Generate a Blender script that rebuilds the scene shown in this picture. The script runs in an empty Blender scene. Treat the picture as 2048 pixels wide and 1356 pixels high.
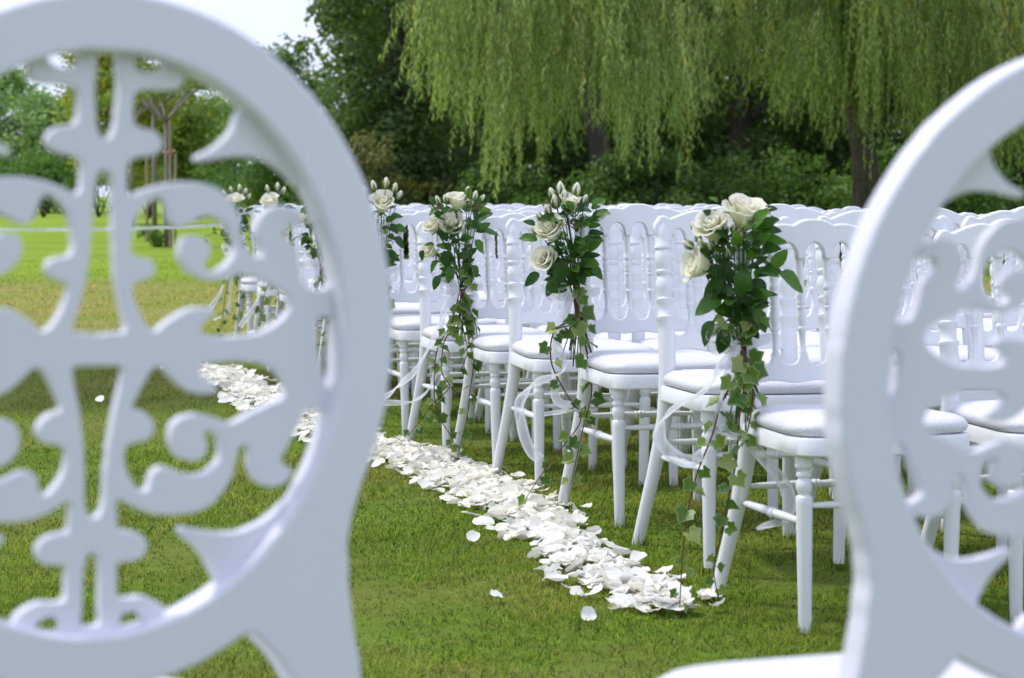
import bpy, bmesh, math, random
import numpy as np
from mathutils import Vector, Matrix, Euler

rng = np.random.default_rng(7)
random.seed(7)
R = math.radians
sc = bpy.context.scene
C = sc.collection

# ------------------------------------------------------------------ camera
F = 4700.0                       # focal length in photograph pixels (2048 wide)
CAM_H = 0.97
HOR = 400.0                      # horizon row in the photograph
PITCH = math.atan((678 - HOR) / F)
cam_d = bpy.data.cameras.new('camera')
cam = bpy.data.objects.new('camera', cam_d); C.objects.link(cam)
cam.location = (0, 0, CAM_H)
cam.rotation_euler = (math.pi / 2 - PITCH, 0, 0)
cam_d.sensor_width = 36.0
cam_d.lens = 36.0 * F / 2048.0
cam_d.clip_start = 0.05
cam_d.clip_end = 1500
cam_d.dof.use_dof = True
cam_d.dof.focus_distance = 7.4
cam_d.dof.aperture_fstop = 7.0
sc.camera = cam

# ------------------------------------------------------------------ sky, sun, exposure
SUN_DIR = Vector((-0.58, 0.14, 1.0)).normalized()          # towards the sun
SUN_EL = math.asin(SUN_DIR.z)
SUN_ROT = math.atan2(SUN_DIR.x, SUN_DIR.y)
w = bpy.data.worlds.new('World'); sc.world = w; w.use_nodes = True
nt = w.node_tree; nt.nodes.clear()
out = nt.nodes.new('ShaderNodeOutputWorld'); bg = nt.nodes.new('ShaderNodeBackground')
sky = nt.nodes.new('ShaderNodeTexSky'); sky.sky_type = 'NISHITA'; sky.sun_disc = False
sky.sun_elevation = SUN_EL; sky.sun_rotation = SUN_ROT
sky.air_density = 1.0; sky.dust_density = 2.0; sky.ozone_density = 1.0
tc = nt.nodes.new('ShaderNodeTexCoord'); noi = nt.nodes.new('ShaderNodeTexNoise')
noi.inputs['Scale'].default_value = 3.0; noi.inputs['Detail'].default_value = 6.0
mp = nt.nodes.new('ShaderNodeMapRange')
mp.inputs[1].default_value = 0.3; mp.inputs[2].default_value = 0.6; mp.inputs[3].default_value = 0.55; mp.inputs[4].default_value = 0.95
mixc = nt.nodes.new('ShaderNodeMix'); mixc.data_type = 'RGBA'
mixc.inputs['B'].default_value = (8.5, 9.2, 12.2, 1)       # thin white cloud in the same units as the sky
nt.links.new(tc.outputs['Generated'], noi.inputs['Vector'])
nt.links.new(noi.outputs['Fac'], mp.inputs[0])
nt.links.new(mp.outputs[0], mixc.inputs['Factor'])
nt.links.new(sky.outputs['Color'], mixc.inputs['A'])
nt.links.new(mixc.outputs['Result'], bg.inputs['Color'])
bg.inputs['Strength'].default_value = 0.109
nt.links.new(bg.outputs[0], out.inputs['Surface'])
sun_d = bpy.data.lights.new('sun', 'SUN'); sun = bpy.data.objects.new('sun', sun_d); C.objects.link(sun)
sun_d.energy = 2.1; sun_d.angle = R(6); sun_d.color = (1.0, 0.95, 0.86)
sun.rotation_euler = (-SUN_DIR).to_track_quat('-Z', 'Y').to_euler()
sun.location = (-10, 10, 20)
sc.view_settings.view_transform = 'Standard'; sc.view_settings.look = 'None'
sc.view_settings.exposure = 0.26; sc.view_settings.gamma = 1.0
sc.view_settings.use_curve_mapping = False
sc.render.engine = 'CYCLES'
sc.cycles.max_bounces = 8; sc.cycles.transparent_max_bounces = 12; sc.cycles.diffuse_bounces = 3
sc.cycles.transmission_bounces = 4
sc.cycles.sample_clamp_indirect = 6.0

# ------------------------------------------------------------------ helpers
FW = Vector((0, math.cos(PITCH), -math.sin(PITCH))); UP = Vector((0, math.sin(PITCH), math.cos(PITCH)))
def at(px, py, d):
    """world point seen at a photograph pixel, at world depth y = d"""
    r = FW + Vector((1, 0, 0)) * ((px - 1024) / F) + UP * ((678 - py) / F)
    return Vector((0, 0, CAM_H)) + r * (d / r.y)

AIS = R(14.5)                                      # the aisle runs to the left of the view
A_DIR = Vector((-math.sin(AIS), math.cos(AIS)))    # along the aisle, away
R_DIR = Vector((math.cos(AIS), math.sin(AIS)))     # along a row, to the right
KS = [-50, 4, 5.40, 6.19, 6.93, 7.97, 8.62, 9.35, 10.1, 11.2, 15, 25, 70, 200, 600]
KZ = [-.03, -.03, -.028, .006, .010, -.018, -.030, -.042, -.03, -.004, 0, 0, .5, 1.2, 2.0]
def ground_z(x, y):
    s = -math.sin(AIS) * np.asarray(x, float) + math.cos(AIS) * np.asarray(y, float)
    z = (np.interp(s - .15, KS, KZ) + np.interp(s, KS, KZ) * 2 + np.interp(s + .15, KS, KZ)) / 4
    return z
def gz(x, y): return float(ground_z(x, y))
def on_ground(px, py):
    r = FW + Vector((1, 0, 0)) * ((px - 1024) / F) + UP * ((678 - py) / F)
    t = 0.0; z = 0
    for _ in range(12):
        t = (CAM_H - z) / -r.z; p = r * t; z = gz(p.x, p.y)
    return Vector((p.x, p.y, z))

class MB:
    def __init__(s): s.v = []; s.f = []; s.mi = []; s.e = []
    def add(s, verts, faces, mi=0, e=None):
        b = len(s.v); s.v += [tuple(p) for p in verts]
        s.f += [tuple(i + b for i in fc) for fc in faces]; s.mi += [mi] * len(faces)
        s.e += list(e) if e is not None else [0.0] * len(verts)
    def tube(s, path, radii, n=10, cap=True, mi=0):
        P = [Vector(p) for p in path]; m = len(P)
        if not hasattr(radii, '__len__'): radii = [radii] * m
        T = []
        for i in range(m):
            a = P[max(i - 1, 0)]; b = P[min(i + 1, m - 1)]; t = b - a
            T.append(t.normalized() if t.length > 1e-9 else Vector((0, 0, 1)))
        ref = Vector((1, 0, 0)) if abs(T[0].x) < .9 else Vector((0, 1, 0))
        u = (ref - T[0] * ref.dot(T[0])).normalized(); V = []; Fc = []
        for i in range(m):
            u = (u - T[i] * u.dot(T[i])).normalized(); w_ = T[i].cross(u)
            for k in range(n):
                a = 2 * math.pi * k / n
                V.append(P[i] + (u * math.cos(a) + w_ * math.sin(a)) * radii[i])
        for i in range(m - 1):
            for k in range(n):
                k2 = (k + 1) % n
                Fc.append((i * n + k, i * n + k2, (i + 1) * n + k2, (i + 1) * n + k))
        if cap:
            Fc.append(tuple(range(n - 1, -1, -1))); Fc.append(tuple(range((m - 1) * n, m * n)))
        s.add(V, Fc, mi)
    def box(s, c, d, rot=None, mi=0):
        V = [Vector((x * d[0] / 2, y * d[1] / 2, z * d[2] / 2)) for x in (-1, 1) for y in (-1, 1) for z in (-1, 1)]
        if rot is not None: V = [rot @ v for v in V]
        V = [v + Vector(c) for v in V]
        s.add(V, [(0, 1, 3, 2), (4, 6, 7, 5), (0, 4, 5, 1), (2, 3, 7, 6), (0, 2, 6, 4), (1, 5, 7, 3)], mi)
    def pad(s, outline, layers, mi=0):
        n = len(outline); V = []; Fc = []
        cx = sum(p[0] for p in outline) / n; cy = sum(p[1] for p in outline) / n
        for z, ins in layers:
            for x, y in outline:
                dx, dy = x - cx, y - cy; L = math.hypot(dx, dy); k = max(0, 1 - ins / L)
                V.append((cx + dx * k, cy + dy * k, z))
        for i in range(len(layers) - 1):
            for k in range(n):
                k2 = (k + 1) % n
                Fc.append((i * n + k, i * n + k2, (i + 1) * n + k2, (i + 1) * n + k))
        Fc.append(tuple(range(n - 1, -1, -1))); Fc.append(tuple(range((len(layers) - 1) * n, len(layers) * n)))
        s.add(V, Fc, mi)
    def mesh(s, name, mats, smooth=True, sharp=None, edge=False):
        me = bpy.data.meshes.new(name); me.from_pydata(s.v, [], s.f)
        if not isinstance(mats, (list, tuple)): mats = [mats]
        for m in mats: me.materials.append(m)
        if len(mats) > 1: me.polygons.foreach_set('material_index', s.mi)
        me.polygons.foreach_set('use_smooth', [smooth] * len(s.f))
        if edge:
            a = me.attributes.new('edge', 'FLOAT', 'POINT'); a.data.foreach_set('value', s.e)
        me.update()
        if sharp: me.set_sharp_from_angle(angle=R(sharp))
        return me

def link(name, me, parent=None, loc=None, rot=None, scale=None):
    o = bpy.data.objects.new(name, me); C.objects.link(o)
    if parent is not None: o.parent = parent
    if loc is not None: o.location = loc
    if rot is not None: o.rotation_euler = rot
    if scale is not None: o.scale = scale if hasattr(scale, '__len__') else (scale,) * 3
    return o
def tag(o, label=None, cat=None, group=None, kind=None):
    if label: o['label'] = label
    if cat: o['category'] = cat
    if group: o['group'] = group
    if kind: o['kind'] = kind
    return o
def thing(name, label, cat, loc=(0, 0, 0), rot=(0, 0, 0), group=None):
    o = link(name, None, None, loc, rot); o.empty_display_size = .1
    return tag(o, label, cat, group)

def np_mesh(name, V, faces_n, idx, mats, smooth=False, var=None):
    """big mesh straight from numpy: faces all of faces_n corners"""
    me = bpy.data.meshes.new(name); nf = len(idx) // faces_n
    me.vertices.add(len(V)); me.vertices.foreach_set('co', np.ascontiguousarray(V, np.float32).ravel())
    me.loops.add(len(idx)); me.loops.foreach_set('vertex_index', np.ascontiguousarray(idx, np.int32))
    me.polygons.add(nf); me.polygons.foreach_set('loop_start', np.arange(0, nf * faces_n, faces_n, dtype=np.int32))
    me.polygons.foreach_set('use_smooth', np.full(nf, smooth, bool))
    for m in (mats if isinstance(mats, (list, tuple)) else [mats]): me.materials.append(m)
    if var is not None:
        a = me.attributes.new('var', 'FLOAT', 'POINT'); a.data.foreach_set('value', np.ascontiguousarray(var, np.float32))
    me.update(calc_edges=True)
    return me

def catmull(pts, n=8):
    P = [Vector(p) for p in pts]; P = [P[0] * 2 - P[1]] + P + [P[-1] * 2 - P[-2]]; o = []
    for i in range(1, len(P) - 2):
        for k in range(n):
            t = k / n; a, b, c, d = P[i - 1], P[i], P[i + 1], P[i + 2]
            o.append(.5 * ((2 * b) + (c - a) * t + (2 * a - 5 * b + 4 * c - d) * t * t + (3 * b - a - 3 * c + d) * t ** 3))
    o.append(P[-2]); return o

def plate(name, contours, half_t, bevel, mat):
    """flat board with holes: outline in x,z; thickness along y; rounded edges"""
    loops = []
    for c in contours:
        P = np.array([(float(p[0]), float(p[1])) for p in c])
        keep = np.hypot(*(P - np.roll(P, 1, 0)).T) > 1e-6; loops.append(P[keep])
    area = [float(np.sum(P[:, 0] * np.roll(P[:, 1], -1) - np.roll(P[:, 0], -1) * P[:, 1]) / 2) for P in loops]
    # the boundary of the board runs anticlockwise outside, clockwise round holes
    big = int(np.argmax(np.abs(area))); flip = area[big] < 0
    if flip: loops = [P[::-1] for P in loops]
    bm = bmesh.new(); cap_pts = []; cap_edges = []; rings = []; caps = []
    for P in loops:
        t = np.roll(P, -1, 0) - np.roll(P, 1, 0); t /= np.linalg.norm(t, axis=1, keepdims=True) + 1e-12
        inn = np.stack([-t[:, 1], t[:, 0]], 1)                      # towards the material
        r = []
        for ins, y in ((bevel, -half_t), (bevel * .3, -half_t + bevel * .3), (0, -half_t + bevel), (0, half_t - bevel), (bevel * .3, half_t - bevel * .3), (bevel, half_t)):
            Q = P + inn * ins; r.append([bm.verts.new((q[0], y, q[1])) for q in Q])
        rings.append(r); n = len(P); b = len(cap_pts); Q = P + inn * bevel; caps.append(Q)
        cap_pts += [Vector((q[0], q[1])) for q in Q]; cap_edges += [(b + k, b + (k + 1) % n) for k in range(n)]
        for a, c in zip(r[:-1], r[1:]):
            for k in range(n): bm.faces.new((a[k], c[k], c[(k + 1) % n], a[(k + 1) % n])).smooth = True
    vs, es, fs, ov, oe, of = __import__('mathutils').geometry.delaunay_2d_cdt(cap_pts, cap_edges, [], 0, 1e-9)
    front = [v for r in rings for v in r[0]]; back = [v for r in rings for v in r[-1]]
    cen = np.array([[sum(vs[k][d] for k in f) / len(f) for d in (0, 1)] for f in fs]); ins_ = np.zeros(len(fs), bool)
    for P in caps:
        A = P; B = np.roll(P, -1, 0)
        for (xa, ya), (xb, yb) in zip(A, B):
            if ya != yb: ins_ ^= ((ya > cen[:, 1]) != (yb > cen[:, 1])) & (cen[:, 0] < (xb - xa) * (cen[:, 1] - ya) / (yb - ya) + xa)
    for f, ok in zip(fs, ins_):
        if not ok or any(not ov[k] for k in f): continue
        o = [ov[k][0] for k in f]
        if len(set(o)) < 3: continue
        (x1, y1), (x2, y2), (x3, y3) = (cap_pts[k] for k in o[:3])
        ar = (x2 - x1) * (y3 - y1) - (x3 - x1) * (y2 - y1)
        if abs(ar) < 2e-9: continue
        if ar < 0: o = o[::-1]
        for side, q in ((front, o), (back, o[::-1])):
            try: bm.faces.new([side[k] for k in q]).smooth = False
            except ValueError: pass
    me = bpy.data.meshes.new(name); bm.to_mesh(me); bm.free(); me.materials.append(mat)
    me.update()
    return me

# ------------------------------------------------------------------ materials
def new_mat(name):
    m = bpy.data.materials.new(name); m.use_nodes = True; m.node_tree.nodes.clear()
    return m, m.node_tree
def N(t, typ, **kw):
    n = t.nodes.new(typ)
    for k, v in kw.items(): setattr(n, k, v)
    return n
def ramp(t, fac, stops):
    r = N(t, 'ShaderNodeValToRGB'); el = r.color_ramp.elements
    while len(el) < len(stops): el.new(.5)
    for e, (p, c) in zip(el, stops): e.position = p; e.color = (*c, 1)
    t.links.new(fac, r.inputs[0]); return r.outputs[0]
def noise(t, scale, detail=4, coord=None, rough=.55):
    n = N(t, 'ShaderNodeTexNoise'); n.inputs['Scale'].default_value = scale; n.inputs['Detail'].default_value = detail
    n.inputs['Roughness'].default_value = rough
    if coord is not None: t.links.new(coord, n.inputs['Vector'])
    return n.outputs['Fac']
def mixrgb(t, fac, a, b):
    m = N(t, 'ShaderNodeMix', data_type='RGBA')
    for s, v in (('Factor', fac), ('A', a), ('B', b)):
        if isinstance(v, (tuple, float, int)): m.inputs[s].default_value = (*v, 1) if isinstance(v, tuple) else v
        else: t.links.new(v, m.inputs[s])
    return m.outputs['Result']
def bump(t, h, strength, dist=.002):
    b = N(t, 'ShaderNodeBump'); b.inputs['Strength'].default_value = strength; b.inputs['Distance'].default_value = dist
    t.links.new(h, b.inputs['Height']); return b.outputs[0]

def paint_mat(name, col, rough, dirt=.25, wear=(.62, .60, .55)):
    m, t = new_mat(name); o = N(t, 'ShaderNodeOutputMaterial'); p = N(t, 'ShaderNodeBsdfPrincipled')
    tc = N(t, 'ShaderNodeTexCoord').outputs['Object']
    n1 = noise(t, 9, 6, tc); n2 = noise(t, 60, 3, tc)
    mr = N(t, 'ShaderNodeMapRange'); t.links.new(n1, mr.inputs[0]); mr.inputs[1].default_value = .55; mr.inputs[2].default_value = .8
    mr.inputs[3].default_value = 0; mr.inputs[4].default_value = dirt
    t.links.new(mixrgb(t, mr.outputs[0], col, wear), p.inputs['Base Color'])
    rr = N(t, 'ShaderNodeMapRange'); t.links.new(n1, rr.inputs[0]); rr.inputs[3].default_value = rough - .08; rr.inputs[4].default_value = rough + .12
    t.links.new(rr.outputs[0], p.inputs['Roughness'])
    t.links.new(bump(t, n2, .12, .0012), p.inputs['Normal'])
    t.links.new(p.outputs[0], o.inputs[0]); return m
M_PAINT = paint_mat('white_lacquer', (.75, .76, .77), .34)
M_PAINT2 = paint_mat('white_resin', (.715, .715, .785), .40, .14)
def cushion_mat():
    m, t = new_mat('white_leatherette'); o = N(t, 'ShaderNodeOutputMaterial'); p = N(t, 'ShaderNodeBsdfPrincipled')
    tc = N(t, 'ShaderNodeTexCoord').outputs['Object']
    t.links.new(mixrgb(t, noise(t, 6, 4, tc), (.74, .74, .76), (.66, .66, .70)), p.inputs['Base Color'])
    p.inputs['Roughness'].default_value = .36
    h = N(t, 'ShaderNodeMath', operation='ADD'); t.links.new(noise(t, 9, 5, tc), h.inputs[0]); t.links.new(noise(t, 220, 2, tc), h.inputs[1])
    t.links.new(bump(t, h.outputs[0], .45, .006), p.inputs['Normal'])
    t.links.new(p.outputs[0], o.inputs[0]); return m
M_CUSH = cushion_mat()

def leaf_mat(name, stops, trans=.35, rough=.5, spec=.3, tcol=1.5, var=True):
    """leaf: colour from a per-leaf random value, light passes through"""
    m, t = new_mat(name); o = N(t, 'ShaderNodeOutputMaterial'); p = N(t, 'ShaderNodeBsdfPrincipled')
    if var: fac = N(t, 'ShaderNodeAttribute', attribute_name='var').outputs['Fac']
    else: fac = N(t, 'ShaderNodeObjectInfo').outputs['Random']
    col = ramp(t, fac, stops)
    t.links.new(col, p.inputs['Base Color']); p.inputs['Roughness'].default_value = rough
    p.inputs['Specular IOR Level'].default_value = spec
    tr = N(t, 'ShaderNodeBsdfTranslucent')
    g = N(t, 'ShaderNodeMix', data_type='RGBA', blend_type='MULTIPLY'); g.inputs['Factor'].default_value = 1
    t.links.new(col, g.inputs['A']); g.inputs['B'].default_value = (tcol, tcol * 1.05, tcol * .5, 1)
    t.links.new(g.outputs['Result'], tr.inputs['Color'])
    mx = N(t, 'ShaderNodeMixShader'); mx.inputs[0].default_value = trans
    t.links.new(p.outputs[0], mx.inputs[1]); t.links.new(tr.outputs[0], mx.inputs[2])
    t.links.new(mx.outputs[0], o.inputs[0]); return m
M_DARK = leaf_mat('alder_leaf', [(0, (.050, .092, .034)), (.5, (.090, .155, .050)), (.85, (.14, .205, .065)), (1, (.21, .23, .07))], .45)
M_SHRUB = leaf_mat('shrub_leaf', [(0, (.050, .105, .026)), (.5, (.095, .185, .042)), (1, (.17, .27, .07))], .42)
M_OLIVE = leaf_mat('olive_shrub_leaf', [(0, (.05, .075, .015)), (.5, (.085, .115, .022)), (1, (.16, .16, .05))], .32)
M_BROWN = leaf_mat('dry_shrub_leaf', [(0, (.09, .11, .030)), (.5, (.16, .17, .055)), (1, (.25, .23, .10))], .35)
M_WILY = leaf_mat('yellow_willow_leaf', [(0, (.11, .18, .058)), (.3, (.23, .325, .110)), (.65, (.335, .42, .170)), (.93, (.49, .56, .28)), (1, (.60, .50, .15))], .5)
M_WILG = leaf_mat('green_willow_leaf', [(0, (.085, .150, .042)), (.35, (.195, .285, .082)), (.7, (.28, .36, .125)), (.95, (.43, .49, .21)), (1, (.55, .44, .10))], .5)
M_PALE = leaf_mat('pale_tree_leaf', [(0, (.14, .25, .08)), (.5, (.22, .35, .12)), (1, (.31, .42, .18))], .35)
M_YEL = leaf_mat('yellowing_leaf', [(0, (.17, .22, .025)), (.5, (.28, .31, .035)), (1, (.40, .37, .035))], .4)
M_HEDGE = leaf_mat('hedge_leaf', [(0, (.05, .115, .02)), (.5, (.095, .19, .032)), (1, (.16, .28, .05))], .38)
M_SAP = leaf_mat('sapling_leaf', [(0, (.08, .15, .025)), (.5, (.15, .23, .04)), (1, (.30, .30, .05))], .4)

def bark_mat(name, a, b):
    m, t = new_mat(name); o = N(t, 'ShaderNodeOutputMaterial'); p = N(t, 'ShaderNodeBsdfPrincipled')
    tc = N(t, 'ShaderNodeTexCoord').outputs['Object']
    mpn = N(t, 'ShaderNodeMapping'); mpn.inputs['Scale'].default_value = (9, 9, 2); t.links.new(tc, mpn.inputs[0])
    n = noise(t, 2.2, 8, mpn.outputs[0], .65)
    t.links.new(ramp(t, n, [(.3, a), (.7, b)]), p.inputs['Base Color']); p.inputs['Roughness'].default_value = .9
    t.links.new(bump(t, n, .8, .03), p.inputs['Normal']); t.links.new(p.outputs[0], o.inputs[0]); return m
M_BARK = bark_mat('dark_bark', (.025, .02, .015), (.09, .075, .055))
M_BARK2 = bark_mat('grey_bark', (.14, .12, .10), (.30, .26, .22))
M_WOOD = bark_mat('stake_wood', (.22, .17, .11), (.40, .32, .22))

def grass_color(t):
    """lawn colour from the place on the ground: lush, dark and dry patches"""
    pos = N(t, 'ShaderNodeNewGeometry').outputs['Position']
    lush = ramp(t, noise(t, 1.3, 5, pos), [(.3, (.100, .185, .016)), (.5, (.140, .240, .024)), (.7, (.195, .300, .036))])
    fine = ramp(t, noise(t, 9, 4, pos), [(.35, (.165, .185, .028)), (.55, (.145, .23, .022)), (.7, (.20, .305, .034))])
    c = mixrgb(t, .5, lush, fine)
    dryn = noise(t, .8, 6, pos, .65)
    mr = N(t, 'ShaderNodeMapRange'); t.links.new(dryn, mr.inputs[0]); mr.inputs[1].default_value = .44; mr.inputs[2].default_value = .62
    mr.inputs[3].default_value = 0; mr.inputs[4].default_value = .55
    c = mixrgb(t, mr.outputs[0], c, (.235, .235, .055))
    # a mown, dried strip across the lawn and a lush field beyond it
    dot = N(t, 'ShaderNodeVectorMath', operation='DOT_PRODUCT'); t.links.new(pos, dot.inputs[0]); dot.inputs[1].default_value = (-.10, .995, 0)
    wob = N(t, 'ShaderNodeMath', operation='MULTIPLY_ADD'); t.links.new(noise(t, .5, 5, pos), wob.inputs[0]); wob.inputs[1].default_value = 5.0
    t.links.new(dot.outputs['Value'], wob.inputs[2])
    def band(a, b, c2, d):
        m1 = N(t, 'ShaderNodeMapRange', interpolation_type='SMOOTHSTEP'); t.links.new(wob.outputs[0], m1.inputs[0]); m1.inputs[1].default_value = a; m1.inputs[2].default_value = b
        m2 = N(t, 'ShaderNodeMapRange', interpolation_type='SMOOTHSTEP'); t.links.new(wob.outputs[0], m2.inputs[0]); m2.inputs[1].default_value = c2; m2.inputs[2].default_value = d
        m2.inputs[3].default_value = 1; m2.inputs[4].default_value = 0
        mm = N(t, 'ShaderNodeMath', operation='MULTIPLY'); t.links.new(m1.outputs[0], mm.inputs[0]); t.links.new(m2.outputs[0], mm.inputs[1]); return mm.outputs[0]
    dark_turf = ramp(t, noise(t, 3, 6, pos), [(.35, (.055, .062, .014)), (.6, (.085, .11, .020))])  # darker brownish-green band across the lawn, nearer than the dried strip
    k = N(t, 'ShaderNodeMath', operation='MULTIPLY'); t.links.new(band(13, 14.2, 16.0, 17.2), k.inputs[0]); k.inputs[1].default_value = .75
    c = mixrgb(t, k.outputs[0], c, dark_turf)
    dry = ramp(t, noise(t, 1.1, 7, pos, .7), [(.35, (.22, .28, .040)), (.5, (.29, .30, .075)), (.68, (.34, .29, .11))])
    c = mixrgb(t, band(17.0, 21.5, 28.0, 33.0), c, dry)
    field = ramp(t, noise(t, .6, 5, pos), [(.35, (.20, .32, .022)), (.6, (.27, .38, .040))])
    c = mixrgb(t, band(28.0, 33.0, 900, 1000), c, field)
    return c
def ground_mat():
    m, t = new_mat('lawn_ground'); o = N(t, 'ShaderNodeOutputMaterial'); p = N(t, 'ShaderNodeBsdfPrincipled')
    pos = N(t, 'ShaderNodeNewGeometry').outputs['Position']
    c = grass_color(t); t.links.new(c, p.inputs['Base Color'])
    p.inputs['Roughness'].default_value = .95; p.inputs['Specular IOR Level'].default_value = .1
    t.links.new(bump(t, noise(t, 40, 6, pos, .7), .9, .03), p.inputs['Normal'])
    t.links.new(p.outputs[0], o.inputs[0]); return m
def blade_mat():
    m, t = new_mat('grass_blade'); o = N(t, 'ShaderNodeOutputMaterial'); p = N(t, 'ShaderNodeBsdfPrincipled')
    v = N(t, 'ShaderNodeAttribute', attribute_name='var').outputs['Fac']
    vr = ramp(t, v, [(0, (.28, .34, .24)), (.45, (.85, .90, .8)), (.86, (1.6, 1.55, 1.5)), (.93, (2.0, 1.5, 2.3)), (1, (2.7, 1.8, 3.6))])
    g = N(t, 'ShaderNodeMix', data_type='RGBA', blend_type='MULTIPLY'); g.inputs['Factor'].default_value = 1
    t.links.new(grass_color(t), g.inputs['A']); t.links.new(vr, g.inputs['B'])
    t.links.new(g.outputs['Result'], p.inputs['Base Color']); p.inputs['Roughness'].default_value = .5; p.inputs['Specular IOR Level'].default_value = .25
    tr = N(t, 'ShaderNodeBsdfTranslucent')
    g2 = N(t, 'ShaderNodeMix', data_type='RGBA', blend_type='MULTIPLY'); g2.inputs['Factor'].default_value = 1
    t.links.new(g.outputs['Result'], g2.inputs['A']); g2.inputs['B'].default_value = (1.5, 1.5, .8, 1)
    t.links.new(g2.outputs['Result'], tr.inputs['Color'])
    mx = N(t, 'ShaderNodeMixShader'); mx.inputs[0].default_value = .45
    t.links.new(p.outputs[0], mx.inputs[1]); t.links.new(tr.outputs[0], mx.inputs[2]); t.links.new(mx.outputs[0], o.inputs[0]); return m
M_GROUND = ground_mat(); M_BLADE = blade_mat()

def petal_mat(name, a, b, base, trans):
    m, t = new_mat(name); o = N(t, 'ShaderNodeOutputMaterial'); p = N(t, 'ShaderNodeBsdfPrincipled')
    e = N(t, 'ShaderNodeAttribute', attribute_name='edge').outputs['Fac']
    oi = N(t, 'ShaderNodeObjectInfo').outputs['Random']
    c = mixrgb(t, oi, a, b); c = mixrgb(t, e, base, c)
    t.links.new(c, p.inputs['Base Color']); p.inputs['Roughness'].default_value = .55; p.inputs['Specular IOR Level'].default_value = .25
    tcn = N(t, 'ShaderNodeTexCoord').outputs['Object']
    t.links.new(bump(t, noise(t, 90, 3, tcn), .2, .002), p.inputs['Normal'])
    tr = N(t, 'ShaderNodeBsdfTranslucent'); t.links.new(c, tr.inputs['Color'])
    mx = N(t, 'ShaderNodeMixShader'); mx.inputs[0].default_value = trans
    t.links.new(p.outputs[0], mx.inputs[1]); t.links.new(tr.outputs[0], mx.inputs[2]); t.links.new(mx.outputs[0], o.inputs[0]); return m
M_ROSE = petal_mat('cream_rose_petal', (.91, .90, .79), (.90, .87, .70), (.76, .83, .46), .45)
M_PETAL = petal_mat('fallen_petal', (.93, .93, .91), (.91, .89, .80), (.89, .85, .66), .28)
def simple(name, col, rough=.6, spec=.3):
    m, t = new_mat(name); o = N(t, 'ShaderNodeOutputMaterial'); p = N(t, 'ShaderNodeBsdfPrincipled')
    tcn = N(t, 'ShaderNodeTexCoord').outputs['Object']
    t.links.new(mixrgb(t, noise(t, 30, 4, tcn), tuple(c * .7 for c in col), tuple(min(1, c * 1.25) for c in col)), p.inputs['Base Color'])
    p.inputs['Roughness'].default_value = rough; p.inputs['Specular IOR Level'].default_value = spec
    t.links.new(p.outputs[0], o.inputs[0]); return m
M_STEM = simple('rose_stem', (.06, .11, .03)); M_VINE = simple('ivy_vine', (.13, .045, .03)); M_BERRY = simple('dry_berries', (.17, .12, .04))
M_SEPAL = simple('sepal', (.12, .20, .05)); M_TAPE = simple('white_tape', (.75, .76, .76))
M_RLEAF = leaf_mat('rose_leaf', [(0, (.022, .070, .014)), (.5, (.045, .120, .018)), (1, (.09, .20, .026))], .32, .42, .35, 1.6, var=False)
def ivy_mat():
    m, t = new_mat('ivy_leaf'); o = N(t, 'ShaderNodeOutputMaterial'); p = N(t, 'ShaderNodeBsdfPrincipled')
    e = N(t, 'ShaderNodeAttribute', attribute_name='edge').outputs['Fac']; rnd = N(t, 'ShaderNodeObjectInfo').outputs['Random']
    tcn = N(t, 'ShaderNodeTexCoord').outputs['Object']
    inner = ramp(t, rnd, [(0, (.045, .125, .012)), (.5, (.10, .205, .020)), (.85, (.19, .30, .04)), (1, (.36, .42, .14))])
    ad = N(t, 'ShaderNodeMath', operation='MULTIPLY_ADD'); t.links.new(noise(t, 60, 3, tcn), ad.inputs[0]); ad.inputs[1].default_value = .5; t.links.new(e, ad.inputs[2])
    mr = N(t, 'ShaderNodeMapRange'); t.links.new(ad.outputs[0], mr.inputs[0]); mr.inputs[1].default_value = 1.05; mr.inputs[2].default_value = 1.45
    c = mixrgb(t, mr.outputs[0], inner, (.52, .56, .30))
    t.links.new(c, p.inputs['Base Color']); p.inputs['Roughness'].default_value = .42
    tr = N(t, 'ShaderNodeBsdfTranslucent'); t.links.new(c, tr.inputs['Color'])
    mx = N(t, 'ShaderNodeMixShader'); mx.inputs[0].default_value = .35
    t.links.new(p.outputs[0], mx.inputs[1]); t.links.new(tr.outputs[0], mx.inputs[2]); t.links.new(mx.outputs[0], o.inputs[0]); return m
M_IVY = ivy_mat()
def ribbon_mat():
    m, t = new_mat('white_organza'); o = N(t, 'ShaderNodeOutputMaterial'); d = N(t, 'ShaderNodeBsdfPrincipled')
    d.inputs['Base Color'].default_value = (.88, .88, .93, 1); d.inputs['Roughness'].default_value = .4
    tr = N(t, 'ShaderNodeBsdfTranslucent'); tr.inputs['Color'].default_value = (.9, .9, .95, 1)
    m1 = N(t, 'ShaderNodeMixShader'); m1.inputs[0].default_value = .45; t.links.new(d.outputs[0], m1.inputs[1]); t.links.new(tr.outputs[0], m1.inputs[2])
    tp = N(t, 'ShaderNodeBsdfTransparent'); m2 = N(t, 'ShaderNodeMixShader')
    e = N(t, 'ShaderNodeAttribute', attribute_name='edge').outputs['Fac']
    mr = N(t, 'ShaderNodeMapRange'); t.links.new(e, mr.inputs[0]); mr.inputs[3].default_value = .44; mr.inputs[4].default_value = .10
    t.links.new(mr.outputs[0], m2.inputs[0]); t.links.new(m1.outputs[0], m2.inputs[1]); t.links.new(tp.outputs[0], m2.inputs[2])
    t.links.new(m2.outputs[0], o.inputs[0]); return m
M_RIB = ribbon_mat()

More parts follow.
